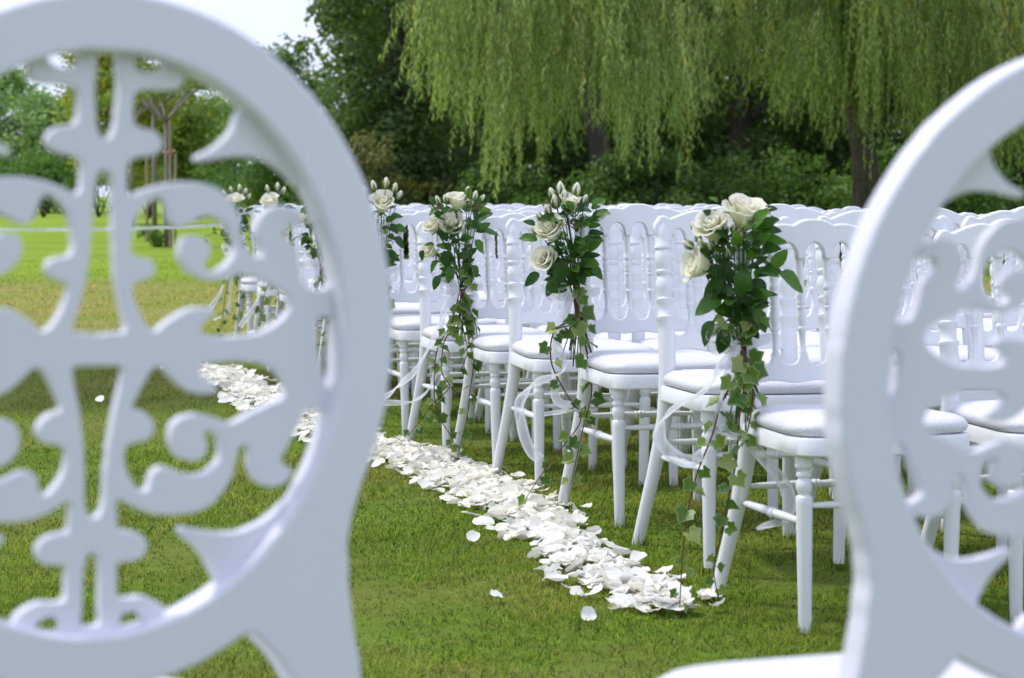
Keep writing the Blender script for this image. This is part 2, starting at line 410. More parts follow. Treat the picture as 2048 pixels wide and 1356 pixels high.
# ------------------------------------------------------------------ ground
def build_ground():
    xs = np.concatenate([[-400, -150, -70, -40, -25, -15, -10], np.arange(-8, 8.01, .4), [10, 15, 25, 40, 70, 150, 400]])
    ys = np.concatenate([[-200, -50, -10], np.arange(0, 16, .2), np.arange(16, 30, .7), np.arange(30, 120, 6), [150, 250, 450, 900]])
    X, Y = np.meshgrid(xs, ys); Z = ground_z(X, Y)
    V = np.stack([X, Y, Z], -1).reshape(-1, 3); nx = len(xs); ny = len(ys)
    i, j = np.meshgrid(np.arange(nx - 1), np.arange(ny - 1)); a = (j * nx + i).ravel()
    idx = np.stack([a, a + 1, a + nx + 1, a + nx], -1).ravel()
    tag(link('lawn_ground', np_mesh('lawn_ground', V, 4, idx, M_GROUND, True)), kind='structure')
build_ground()

# petal strip along the aisle: centre line on the ground
STRIP = [on_ground(*p) for p in ((1345, 1228), (1235, 1172), (1112, 1092), (1015, 1012), (915, 955), (800, 915), (690, 880), (590, 838), (510, 790), (450, 760), (395, 738))]
def strip_dist(x, y):
    d = np.full(np.shape(x), 9.0)
    for a, b in zip(STRIP[:-1], STRIP[1:]):
        ex, ey = b.x - a.x, b.y - a.y; L = ex * ex + ey * ey
        t = np.clip(((x - a.x) * ex + (y - a.y) * ey) / L, 0, 1)
        d = np.minimum(d, np.hypot(x - a.x - t * ex, y - a.y - t * ey))
    return d

FEET = []
def build_grass():
    Vs = []; Is = []; Vr = []; base = 0
    def smooth_noise(x, y, s, seed):
        r = np.random.default_rng(seed); o = 0
        for k in range(5):
            a = r.uniform(0, 6.28); f = s * r.uniform(.6, 1.8); o = o + np.sin((x * math.cos(a) + y * math.sin(a)) * f + r.uniform(0, 6.28))
        return o / 5
    for (d0, d1, dens, wd, hh, nseg) in ((3.6, 6.6, 16000, .0030, .029, 2), (6.6, 9.5, 10000, .0037, .030, 2), (9.5, 14, 4200, .0046, .034, 1), (14, 21, 1700, .0065, .035, 1), (21, 34, 420, .012, .04, 1)):
        wid = lambda d: .46 * d + .7
        area = (wid(d0) + wid(d1)) / 2 * (d1 - d0); n = int(area * dens)
        y = rng.uniform(d0, d1, n); x = (rng.uniform(-.5, .5, n)) * wid(y)
        cl = smooth_noise(x, y, 5.5, 3) + .8 * smooth_noise(x, y, 17, 5)
        keep = rng.uniform(0, 1, n) < np.clip(.78 + .45 * cl, .25, 1); x = x[keep]; y = y[keep]; cl = cl[keep]; n = len(x)
        h = hh * np.clip(.75 + .45 * cl, .4, 1.6) * rng.uniform(.55, 1.35, n) * (1 + .7 * (rng.uniform(0, 1, n) > .98))
        h = np.where(strip_dist(x, y) < .13, h * .6, h)
        z = ground_z(x, y) - .002
        az = rng.uniform(0, 2 * math.pi, n); lean = rng.uniform(.35, 1.5, n)
        lx = np.cos(az) * np.sin(lean); ly = np.sin(az) * np.sin(lean); lz = np.cos(lean)
        fa = rng.uniform(0, math.pi, n); wx = np.cos(fa) * wd * rng.uniform(.6, 1.3, n); wy = np.sin(fa) * wd
        B = np.stack([x, y, z], -1); W = np.stack([wx, wy, np.zeros(n)], -1); L = np.stack([lx, ly, lz], -1) * h[:, None]
        var = np.clip(.45 + .34 * rng.normal(size=n) + .25 * cl, 0, .9); var = np.where(rng.uniform(0, 1, n) > .90 - .12 * cl, rng.uniform(.92, 1, n), var)
        if nseg == 2:
            mid = B + np.stack([lx * .35, ly * .35, np.maximum(lz, .55) * .62], -1) * h[:, None]
            tip = B + L * np.array([1.0, 1.0, .9]) + np.stack([lx, ly, 0 * lx], -1) * h[:, None] * .25
            V = np.stack([B - W / 2, B + W / 2, mid + W * .38, mid - W * .38, tip], 1).reshape(-1, 3)
            k = np.arange(n)[:, None] * 5 + base
            I = np.concatenate([k + 0, k + 1, k + 2, k + 0, k + 2, k + 3, k + 3, k + 2, k + 4], 1).ravel(); m = 5
        else:
            V = np.stack([B - W / 2, B + W / 2, B + L], 1).reshape(-1, 3)
            k = np.arange(n)[:, None] * 3 + base; I = np.concatenate([k, k + 1, k + 2], 1).ravel(); m = 3
        Vs.append(V); Is.append(I); Vr.append(np.repeat(var, m)); base += n * m
    ft = np.array([f for f in FEET if f[1] < 13]); m_ = 46
    fx = np.repeat(ft[:, 0], m_); fy = np.repeat(ft[:, 1], m_); n = len(fx); a = rng.uniform(0, 6.283, n); q = .017 + .022 * rng.uniform(0, 1, n) ** 1.5
    x = fx + np.cos(a) * q; y = fy + np.sin(a) * q; h = rng.uniform(.018, .048, n) * (1.15 - 8 * (q - .017)); B = np.stack([x, y, ground_z(x, y) - .002], -1)
    ln = rng.uniform(0, .5, n); az = rng.uniform(0, 6.283, n); tip = B + np.stack([np.cos(az) * np.sin(ln), np.sin(az) * np.sin(ln), np.cos(ln)], -1) * h[:, None]
    fa = rng.uniform(0, 3.14, n); W = np.stack([np.cos(fa), np.sin(fa), 0 * fa], -1) * (.0036 * np.maximum(1, y / 8))[:, None]
    Vs.append(np.stack([B - W / 2, B + W / 2, tip], 1).reshape(-1, 3)); k = np.arange(n)[:, None] * 3 + base; Is.append(np.concatenate([k, k + 1, k + 2], 1).ravel())
    Vr.append(np.repeat(np.clip(rng.normal(.45, .3, n), 0, .95), 3)); base += 3 * n
    V = np.concatenate(Vs); I = np.concatenate(Is)
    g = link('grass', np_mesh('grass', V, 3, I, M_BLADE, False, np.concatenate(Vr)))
    tag(g, 'short mown green grass of the lawn', 'grass', kind='stuff')

# ------------------------------------------------------------------ foliage
def leaf_cloud(pos, nrm, length, width, var, down=None):
    n = len(pos)
    a = rng.normal(size=(n, 3)); a -= nrm * (a * nrm).sum(1, keepdims=True); a /= np.linalg.norm(a, axis=1, keepdims=True) + 1e-9
    if down is not None:
        a = a * (1 - down) + np.array([0, 0, -1.0]) * down; a /= np.linalg.norm(a, axis=1, keepdims=True) + 1e-9
    b = np.cross(nrm, a); b /= np.linalg.norm(b, axis=1, keepdims=True) + 1e-9
    L = length[:, None]; W = width[:, None]
    V = np.stack([pos - a * L * .5, pos + b * W * .5 - a * L * .05, pos + a * L * .5, pos - b * W * .5 - a * L * .05], 1).reshape(-1, 3)
    idx = np.arange(4 * n); return V, idx, np.repeat(var, 4)

def clump_leaves(clumps, per, size, upbias=.5, flat=.75, sizevar=.35):
    P = []; Nn = []; Sz = []; Vr = []
    for c, r in clumps:
        n = max(8, int(per * (r ** 2)))
        u = rng.normal(size=(n, 3)); u /= np.linalg.norm(u, axis=1, keepdims=True)
        rad = r * (rng.uniform(0, 1, n) ** .45) * rng.uniform(.75, 1.15, n)
        p = np.array(c) + u * rad[:, None] * np.array([1, 1, flat])
        nn = u * .7 + np.array([0, 0, upbias]) + rng.normal(size=(n, 3)) * .55; nn /= np.linalg.norm(nn, axis=1, keepdims=True)
        P.append(p); Nn.append(nn); Sz.append(size * rng.uniform(1 - sizevar, 1 + sizevar, n))
        Vr.append(np.clip(rng.normal(.5, .2, n) + rng.normal(0, .13), 0, 1))
    P = np.concatenate(P); Nn = np.concatenate(Nn); S = np.concatenate(Sz); Vr = np.concatenate(Vr)
    return leaf_cloud(P, Nn, S, S * .62, Vr)

def limb_tree(base, h, r0, spread, nl, seed, crown_lo=.25):
    """trunk and limbs as tubes; gives also the limb ends"""
    rr = random.Random(seed); trunk = MB(); limbs = []; ends = []
    path = [Vector((0, 0, -.1)), Vector((rr.uniform(-.1, .1), rr.uniform(-.1, .1), h * .3)), Vector((rr.uniform(-.25, .25), rr.uniform(-.25, .25), h * .6)), Vector((rr.uniform(-.4, .4), rr.uniform(-.3, .3), h * .9))]
    cp = catmull(path, 5); trunk.tube(cp, [r0 * (1.25 - 1.1 * i / (len(cp) - 1)) for i in range(len(cp))], 9)
    for k in range(nl):
        t = crown_lo + (1 - crown_lo) * (k + .5) / nl; i = int(t * (len(cp) - 1)); s = cp[i]
        a = k * 2.4 + rr.uniform(-.4, .4); L = spread * rr.uniform(.6, 1.0) * (1.15 - .6 * t)
        e = s + Vector((math.cos(a) * L, math.sin(a) * L, L * rr.uniform(.15, .6)))
        m = s.lerp(e, .5) + Vector((0, 0, L * .1)); lp = catmull([s, m, e], 4); q = r0 * (.55 - .35 * t)
        mb = MB(); mb.tube(lp, [q * (1 - .8 * j / (len(lp) - 1)) + .006 for j in range(len(lp))], 6); limbs.append(mb); ends.append((e, L)); ends.append((m, L * .8))
    return trunk, limbs, ends

def broad_tree(name, label, cat, px, d, h, spread, mat, seed, size=.11, per=330, lo=.12, bark=None, group=None, clump=(.5, 1.0), nclump=46, extra=(), low=1.0):
    p = at(px, 700, d); x, y = p.x, d; z = gz(x, y)
    root = thing(name, label, cat, (x, y, z), group=group); rr = random.Random(seed)
    trunk, limbs, ends = limb_tree(root, h, .026 * h ** .8, spread, 10, seed, .2)
    t_ = link('trunk', trunk.mesh('trunk', bark or M_BARK), root); 
    for mb in limbs: link('limb', mb.mesh('limb', bark or M_BARK), t_)
    cl = []
    for e, L in ends: cl.append(((e.x, e.y, e.z), rr.uniform(*clump)))
    for k in range(nclump):
        a = rr.uniform(0, 6.283); t = lo + (1 - lo) * rr.random() ** low; prof = math.sin(min(1, (t - lo * .6) / (1 - lo * .6) * 1.05) * math.pi) ** .55 if t < .98 else .3
        rad = spread * prof * rr.uniform(.65, 1.05)
        cl.append(((math.cos(a) * rad, math.sin(a) * rad, t * h), rr.uniform(*clump)))
    for c, r in extra: cl.append((c, r))
    V, I, vr = clump_leaves(cl, per, size)
    link('crown', np_mesh('crown', V, 4, I, mat, False, vr), root)
    return root

def shrub(label, px, d, wdt, h, mat, seed, size=.08, per=1700, name='shrub', group='shrubs along the edge of the wood', depth=1.0, n=24):
    p = at(px, 700, d); x, y = p.x, d; z = gz(x, y); rr = random.Random(seed)
    root = thing(name, label, 'shrub', (x, y, z), group=group)
    st = MB()
    for k in range(5):
        a = rr.uniform(0, 6.28); e = Vector((math.cos(a) * wdt * .3, math.sin(a) * depth * .3, h * rr.uniform(.5, .8)))
        st.tube(catmull([Vector((0, 0, -.05)), e * .5 + Vector((0, 0, .1)), e], 4), [.03, .028, .026, .024, .022, .018, .014, .01, .008], 5)
    link('stems', st.mesh('stems', M_BARK), root)
    cl = []
    for k in range(n):
        a = rr.uniform(0, 6.28); q = math.sqrt(rr.uniform(0, 1)); r = rr.uniform(.22, .42) * min(1.0, h / 1.6)
        hh = h * (1 - .45 * q * q) * rr.uniform(.75, 1.0)
        zz = rr.uniform(.12, hh) if k % 3 else hh - r * .7
        cl.append(((math.cos(a) * q * wdt / 2, math.sin(a) * q * depth / 2, zz), r))
    V, I, vr = clump_leaves(cl, per, size)
    link('foliage', np_mesh('foliage', V, 4, I, mat, False, vr), root)

# ------------------------------------------------------------------ chairs of the rows
def rounded_plan(wb, wf, dep, r=.06, n=5):
    """seat plan: back edge at y=0, front edge at y=-dep"""
    c = [(-wb / 2, .012, .02), (-wf / 2, -dep, r), (wf / 2, -dep, r), (wb / 2, .012, .02)]; o = []; m = len(c)
    for i in range(m):
        p = Vector(c[i][:2]); a = (Vector(c[i - 1][:2]) - p).normalized(); b = (Vector(c[(i + 1) % m][:2]) - p).normalized(); r_ = c[i][2]
        s = p + a * r_; e = p + b * r_
        for k in range(n + 1):
            t = k / n; q = s * (1 - t) ** 2 + p * 2 * t * (1 - t) + e * t * t; o.append((q.x, q.y))
    # subdivide the long sides, bow the front a little
    res = []
    for i in range(len(o)):
        a = o[i]; b = o[(i + 1) % len(o)]; res.append(a); L = math.hypot(b[0] - a[0], b[1] - a[1]); k = int(L / .06)
        for j in range(1, k + 1): t = j / (k + 1); res.append((a[0] + (b[0] - a[0]) * t, a[1] + (b[1] - a[1]) * t))
    res = [(x * (1 + .02 * math.sin(min(1, max(0, -y / dep)) * math.pi)), y - (.018 * (1 - (x / (wf / 2)) ** 2) if y < -dep * .8 else 0)) for x, y in res]
    return res
def back_y(z): return .0 if z < .52 else (z - .52) * .13           # recline of the back
PX, SP = .180, .072
def chair_meshes():
    D = {}
    for s in (-1, 1):
        zz = [(0, .226, .112, .0165), (.06, .219, .093, .0172), (.12, .212, .074, .018), (.2, .202, .048, .0192), (.28, .193, .026, .0205), (.36, .184, .010, .0215), (.44, .181, .002, .0225), (.52, .180, 0, .0235)]
        tr = [(.600, .0235), (.632, .0232), (.636, .0262), (.644, .0262), (.648, .021), (.664, .0205), (.682, .0225), (.686, .0252), (.693, .0252), (.697, .018), (.706, .0188), (.722, .0242), (.738, .0244), (.752, .019), (.757, .0165), (.762, .0222), (.770, .0222), (.774, .0172), (.784, .0205), (.802, .0242), (.820, .0222), (.828, .0185), (.832, .0238), (.840, .0238), (.844, .0205), (.862, .0212), (.884, .0205), (.900, .015)]
        path = [(s * a, b, z) for z, a, b, r in zz] + [(s * (PX + (z - .6) * .01), back_y(z), z) for z, r in tr]; rad = [r for *_, r in zz] + [r for _, r in tr]
        m = MB(); m.tube(path, rad, 14); D['post%d' % s] = m.mesh('back_post', M_PAINT, True, 50)
    # crest rail
    top = [(0, .950), (.018, .9495), (.034, .946), (.047, .9395), (.054, .9365), (.060, .9375), (.072, .9395), (.09, .9392), (.115, .934), (.14, .926), (.158, .9195), (.164, .919), (.170, .923), (.179, .926), (.189, .9245), (.196, .918), (.203, .909), (.2075, .896), (.2075, .882), (.203, .868), (.199, .858)]
    top = [(x, .950 - (.950 - z) * 1.12 if z > .905 else z) for x, z in top]
    bot = []
    posts = [-PX, -1.5 * SP, -.5 * SP, .5 * SP, 1.5 * SP, PX]
    for i in range(5):
        a = posts[i] + (.0195 if i == 0 else .0105); b = posts[i + 1] - (.0195 if i == 4 else .0105)
        hgt = .034 if i in (0, 4) else .040
        for k in range(11):
            t = math.pi * k / 10; bot.append((a + (b - a) * (1 - math.cos(t)) / 2, .852 + hgt * math.sin(t) ** .8))
    cont = [(-x, z) for x, z in top[::-1]] + top[1:] + bot[::-1]
    me = plate('crest_rail', [cont], .0125, .0045, M_PAINT)
    for v in me.vertices: v.co.y += back_y(v.co.z) - .008 * math.cos(v.co.x / .21 * 1.5)
    D['crest'] = me
    topc = []
    for i in range(5):
        a = posts[i] + (.016 if i == 0 else .0105); b = posts[i + 1] - (.016 if i == 4 else .0105)
        for k in range(9):
            t = math.pi * k / 8; topc.append((a + (b - a) * (1 - math.cos(t)) / 2, .618 - .026 * math.sin(t) ** .7))
    topc = [(-.166, .598)] + [(x, min(z, .598) if abs(x) > .148 else z) for x, z in topc if abs(x) < .158] + [(.166, .598)]
    cont = [(-.166, .552)] + [(x, .552 + .003 * math.cos(x * 52)) for x in np.linspace(-.15, .15, 13)] + [(.166, .552)] + topc[::-1]
    me = plate('back_rail', [cont], .010, .0035, M_PAINT)
    for v in me.vertices: v.co.y += back_y(v.co.z)
    D['rail'] = me
    pr = [(.612, .0105), (.620, .0115), (.626, .0085), (.64, .0072), (.672, .0085), (.676, .0118), (.682, .0118), (.686, .0082), (.70, .0108), (.716, .0116), (.728, .0078), (.732, .0105), (.737, .0078), (.742, .0105), (.748, .0078), (.756, .0108), (.768, .0102), (.774, .0078), (.778, .0112), (.784, .0112), (.788, .0082), (.80, .0092), (.83, .0098), (.858, .0108)]
    m = MB(); m.tube([(0, back_y(z), z) for z, r in pr], [r for _, r in pr], 10); D['spindle'] = m.mesh('spindle', M_PAINT, True, 50)
    pl = rounded_plan(.40, .445, .415)
    m = MB(); m.pad(pl, [(.412, .012), (.412, .004), (.416, .0), (.450, 0), (.455, .004), (.455, .012)]); D['frame'] = m.mesh('seat_frame', M_PAINT, True, 40)
    pc = [(x * 1.005, y) for x, y in rounded_plan(.375, .445, .40, .075)]
    pc = [(x, min(y, -.012)) for x, y in pc]
    m = MB(); m.pad(pc, [(.4555, .010), (.460, -.002), (.469, -.007), (.479, -.006), (.489, .004), (.496, .022), (.501, .055), (.504, .10), (.505, .15), (.5055, .19)]); D['cushion'] = m.mesh('cushion', M_CUSH, True)
    pr = [(0, .0145), (.004, .0152), (.30, .0196), (.314, .0196), (.318, .0178), (.320, .0135), (.328, .0165), (.338, .0192), (.350, .0186), (.358, .014), (.361, .0132), (.364, .0178), (.371, .0178), (.374, .0134), (.379, .0142), (.384, .0205), (.388, .0212), (.413, .0212)]
    for s in (-1, 1):
        m = MB(); m.tube([(s * (.188 - .006 * (1 - z / .41)), -.362, z) for z, r in pr], [r for _, r in pr], 14); D['fleg%d' % s] = m.mesh('front_leg', M_PAINT, True, 50)
    def stretcher(a, b):
        a = Vector(a); b = Vector(b); L = (b - a).length
        ts = [(0, .0062), (.12, .0085), (.36, .0105), (.44, .009), (.455, .0088), (.46, .0122), (.475, .0122), (.48, .009), (.49, .0128), (.51, .0128), (.52, .009), (.525, .0122), (.54, .0122), (.545, .0088), (.56, .009), (.64, .0105), (.88, .0085), (1, .0062)]
        m = MB(); m.tube([a.lerp(b, t) for t, r in ts], [r for t, r in ts], 9); return m.mesh('stretcher', M_PAINT, True, 50)
    D['s_front'] = stretcher((-.17, -.362, .295), (.17, -.362, .295)); D['s_back'] = stretcher((-.17, .022, .295), (.17, .022, .295))
    D['s_l'] = stretcher((-.182, -.35, .255), (-.187, .026, .255)); D['s_r'] = stretcher((.182, -.35, .255), (.187, .026, .255))
    return D
CH = chair_meshes()
def place_chair(x, y, yaw, label, tilt=(0, 0), group='white chairs set out in rows'):
    c = thing('spindle_back_chair', label, 'chair', (x, y, gz(x, y)), (tilt[0], tilt[1], yaw), group)
    for fx, fy in ((-.226, .112), (.226, .112), (-.182, -.362), (.182, -.362)):
        FEET.append((x + fx * math.cos(yaw) - fy * math.sin(yaw), y + fx * math.sin(yaw) + fy * math.cos(yaw)))
    link('back_post', CH['post-1'], c); link('back_post', CH['post1'], c); link('crest_rail', CH['crest'], c); link('back_rail', CH['rail'], c)
    for k in (-1.5, -.5, .5, 1.5): link('spindle', CH['spindle'], c, (k * SP, 0, 0))
    link('seat_frame', CH['frame'], c); link('cushion', CH['cushion'], c)
    link('front_leg', CH['fleg-1'], c); link('front_leg', CH['fleg1'], c)
    for k in ('s_front', 's_back', 's_l', 's_r'): link('stretcher', CH[k], c)
    return c
# rows: the aisle-side back post, from the nearest row to the farthest
ROWS = [(.580, 5.72), (.425, 6.46), (.228, 7.22), (.011, 8.24), (-.149, 8.87), (-.354, 9.57)]
while len(ROWS) < 13: ROWS.append((ROWS[-1][0] - .19, ROWS[-1][1] + .735))
ORD = ['front', 'second', 'third', 'fourth', 'fifth', 'sixth', 'seventh', 'eighth', 'ninth', 'tenth', 'eleventh', 'twelfth', 'back']
SEAT = ['', 'second', 'third', 'fourth', 'fifth', 'sixth', 'seventh', 'eighth', 'ninth', 'tenth', 'eleventh', 'twelfth', 'thirteenth']
BOUQ = {0, 2, 4, 6, 8, 10, 12}
rj = random.Random(11)
for ri, (x0, y0) in enumerate(ROWS):
    off = 0.0
    for k in range(6):
        if k: off += (.54 if (ri == 0 and k == 1) else .468) + rj.uniform(-.014, .014)
        cxw = x0 + R_DIR.x * (off + PX); cyw = y0 + R_DIR.y * (off + PX)
        if (cxw - .34) / cyw > (2048 - 1024) / F: break
        nm = ORD[ri] + ' row'
        if k == 0:
            lab = ('white spindle-back chair at the aisle end of the %s, rose bouquet tied to it' if ri in BOUQ else 'white spindle-back chair without flowers at the aisle end of the %s') % nm
        else: lab = 'white spindle-back chair with padded seat, %s from the aisle in the %s' % (SEAT[k], nm)
        j = 0 if k == 0 else 1
        place_chair(cxw + j * rj.uniform(-.01, .01), cyw + j * rj.uniform(-.035, .035), AIS + rj.uniform(-.02, .02) * (1 + j), lab, (rj.uniform(-.012, .012), rj.uniform(-.009, .009)))

build_grass()

# ------------------------------------------------------------------ the two medallion chairs in front
def xc(y): return 204 - .0244 * (y - 200)
HOLES = {
 'a': [(150, 60), (223, 60), (223, 200), (219, 250), (212, 275), (203, 281), (150, 281)],
 'b': [(150, 345), (203, 345), (211, 352), (213, 380), (214, 430), (216, 500), (220, 560), (231, 615), (241, 660), (150, 668)],
 'c': [(130, 733), (238, 733), (228, 780), (217, 830), (209, 880), (203, 940), (200, 1000), (195, 1027), (184, 1034), (130, 1034)],
 'd': [(130, 1107), (186, 1107), (193, 1115), (194, 1253), (130, 1254)],
 'e': [(258, 100), (330, 115), (306, 138), (287, 147), (265, 146), (258, 135)],
 'f': [(258, 190), (285, 183), (320, 184), (340, 181), (350, 168), (352, 120), (420, 130), (470, 190), (447, 225), (440, 250), (425, 272), (400, 293), (372, 307), (364, 316), (370, 325), (390, 322), (420, 315), (460, 309), (501, 313), (541, 336), (577, 371), (610, 400), (650, 440), (655, 560), (620, 575), (591, 568), (581, 535), (573, 490), (561, 480), (551, 473), (547, 460), (551, 448), (561, 443), (576, 450), (588, 450), (592, 440), (586, 425), (571, 410), (551, 403), (533, 400), (511, 408), (496, 423), (488, 445), (488, 470), (498, 490), (506, 501), (498, 509), (481, 505), (471, 490), (463, 460), (461, 435), (453, 410), (438, 388), (416, 370), (391, 361), (360, 359), (325, 361), (295, 370), (268, 380), (250, 393), (243, 385), (245, 330), (253, 320), (271, 318), (296, 313), (311, 298), (311, 278), (298, 263), (278, 257), (258, 253), (256, 240)],
 'g': [(298, 395), (275, 415), (263, 435), (256, 460), (253, 490), (254, 510), (275, 513), (295, 520), (301, 533), (296, 550), (283, 562), (260, 566), (254, 573), (258, 596), (268, 621), (280, 646), (290, 658), (300, 661), (310, 646), (330, 631), (355, 616), (380, 609), (406, 612), (416, 623), (408, 633), (396, 641), (387, 651), (387, 663), (396, 668), (426, 670), (476, 668), (501, 663), (523, 651), (546, 633), (561, 615), (559, 600), (551, 586), (526, 573), (501, 561), (478, 551), (461, 548), (441, 556), (416, 563), (391, 561), (365, 548), (348, 531), (338, 510), (338, 488), (348, 473), (360, 467), (380, 468), (398, 478), (406, 490), (404, 505), (396, 520), (388, 530), (396, 538), (413, 538), (433, 523), (446, 505), (447, 485), (441, 465), (431, 448), (418, 437), (401, 431), (383, 435), (365, 445), (350, 455), (340, 458), (328, 453), (320, 440), (315, 420), (310, 403), (303, 394)],
 'h': [(612, 640), (680, 630), (680, 800), (642, 787), (628, 745), (618, 705)],
 'i': [(298, 733), (285, 753), (273, 778), (260, 805), (254, 817), (273, 819), (290, 833), (300, 853), (295, 873), (278, 887), (250, 889), (244, 898), (243, 918), (246, 941), (255, 961), (268, 978), (278, 986), (284, 976), (288, 953), (298, 938), (313, 932), (328, 937), (348, 948), (370, 954), (393, 952), (411, 938), (421, 923), (423, 903), (418, 880), (406, 870), (391, 866), (401, 888), (401, 908), (391, 926), (373, 931), (350, 926), (333, 911), (323, 888), (323, 865), (333, 843), (353, 830), (380, 827), (406, 833), (426, 843), (441, 848), (458, 844), (476, 830), (501, 820), (526, 808), (546, 800), (551, 788), (548, 768), (533, 748), (508, 733), (476, 728), (426, 729), (388, 731), (383, 745), (398, 760), (416, 770), (426, 780), (416, 790), (391, 795), (368, 790), (345, 775), (328, 758), (313, 740), (305, 734)],
 'j': [(474, 897), (483, 906), (478, 928), (481, 951), (491, 971), (508, 985), (528, 991), (548, 986), (561, 976), (571, 961), (573, 948), (565, 942), (556, 943), (546, 933), (558, 910), (573, 880), (583, 855), (596, 828), (660, 835), (660, 900), (640, 985), (600, 1015), (552, 1017), (534, 1038), (503, 1059), (464, 1075), (422, 1075), (380, 1066), (352, 1057), (338, 1063), (352, 1084), (373, 1101), (394, 1126), (404, 1151), (415, 1175), (470, 1210), (420, 1290), (330, 1290), (320, 1222), (313, 1217), (295, 1203), (271, 1195), (246, 1200), (229, 1200), (229, 1131), (260, 1130), (281, 1119), (290, 1094), (278, 1073), (253, 1061), (229, 1059), (229, 998), (246, 1010), (267, 1024), (295, 1035), (334, 1040), (380, 1035), (415, 1017), (421, 1006), (438, 986), (451, 963), (458, 936), (461, 910), (466, 899)],
 'k': [(236, 1236), (260, 1232), (276, 1242), (280, 1290), (236, 1290)],
}
SXM, SZM = .000468, .0004167
OA, OB, BAND = .262, .2880, .0475
def contours(mask, x0, y0, step):
    """closed contours of a smooth field at 0.5 (marching squares)"""
    f = mask.astype(float)
    for _ in range(3):
        f = (np.roll(f, 1, 0) + f * 2 + np.roll(f, -1, 0)) / 4; f = (np.roll(f, 1, 1) + f * 2 + np.roll(f, -1, 1)) / 4
    f = f - .5001
    b = f > 0; code = b[:-1, :-1] * 1 + b[:-1, 1:] * 2 + b[1:, 1:] * 4 + b[1:, :-1] * 8
    segs = {}
    T = {1: [(3, 0)], 2: [(0, 1)], 3: [(3, 1)], 4: [(1, 2)], 5: [(3, 0), (1, 2)], 6: [(0, 2)], 7: [(3, 2)], 8: [(2, 3)], 9: [(2, 0)], 10: [(0, 1), (2, 3)], 11: [(2, 1)], 12: [(1, 3)], 13: [(1, 0)], 14: [(0, 3)]}
    def ek(i, j, e): return ('h', i, j) if e == 0 else ('v', i, j + 1) if e == 1 else ('h', i + 1, j) if e == 2 else ('v', i, j)
    for i, j in zip(*np.nonzero((code > 0) & (code < 15))):
        for a, c in T[int(code[i, j])]: segs[ek(i, j, a)] = ek(i, j, c)
    def pt(k):
        t, i, j = k
        if t == 'h': a, c = f[i, j], f[i, j + 1]; return (x0 + (j + a / (a - c)) * step, y0 + i * step)
        a, c = f[i, j], f[i + 1, j]; return (x0 + j * step, y0 + (i + a / (a - c)) * step)
    res = []
    while segs:
        k = next(iter(segs)); loop = []
        while k in segs: loop.append(pt(k)); k = segs.pop(k)
        if len(loop) > 12:
            P = np.array(loop)
            for _ in range(7): P = (np.roll(P, 1, 0) + 2 * P + np.roll(P, -1, 0)) / 4
            res.append(P[::2])
    return res
def inside(poly, X, Y):
    m = np.zeros(X.shape, bool); n = len(poly)
    for i in range(n):
        (xa, ya), (xb, yb) = poly[i], poly[(i + 1) % n]
        if ya == yb: continue
        m ^= ((ya > Y) != (yb > Y)) & (X < (xb - xa) * (Y - ya) / (yb - ya) + xa)
    return m
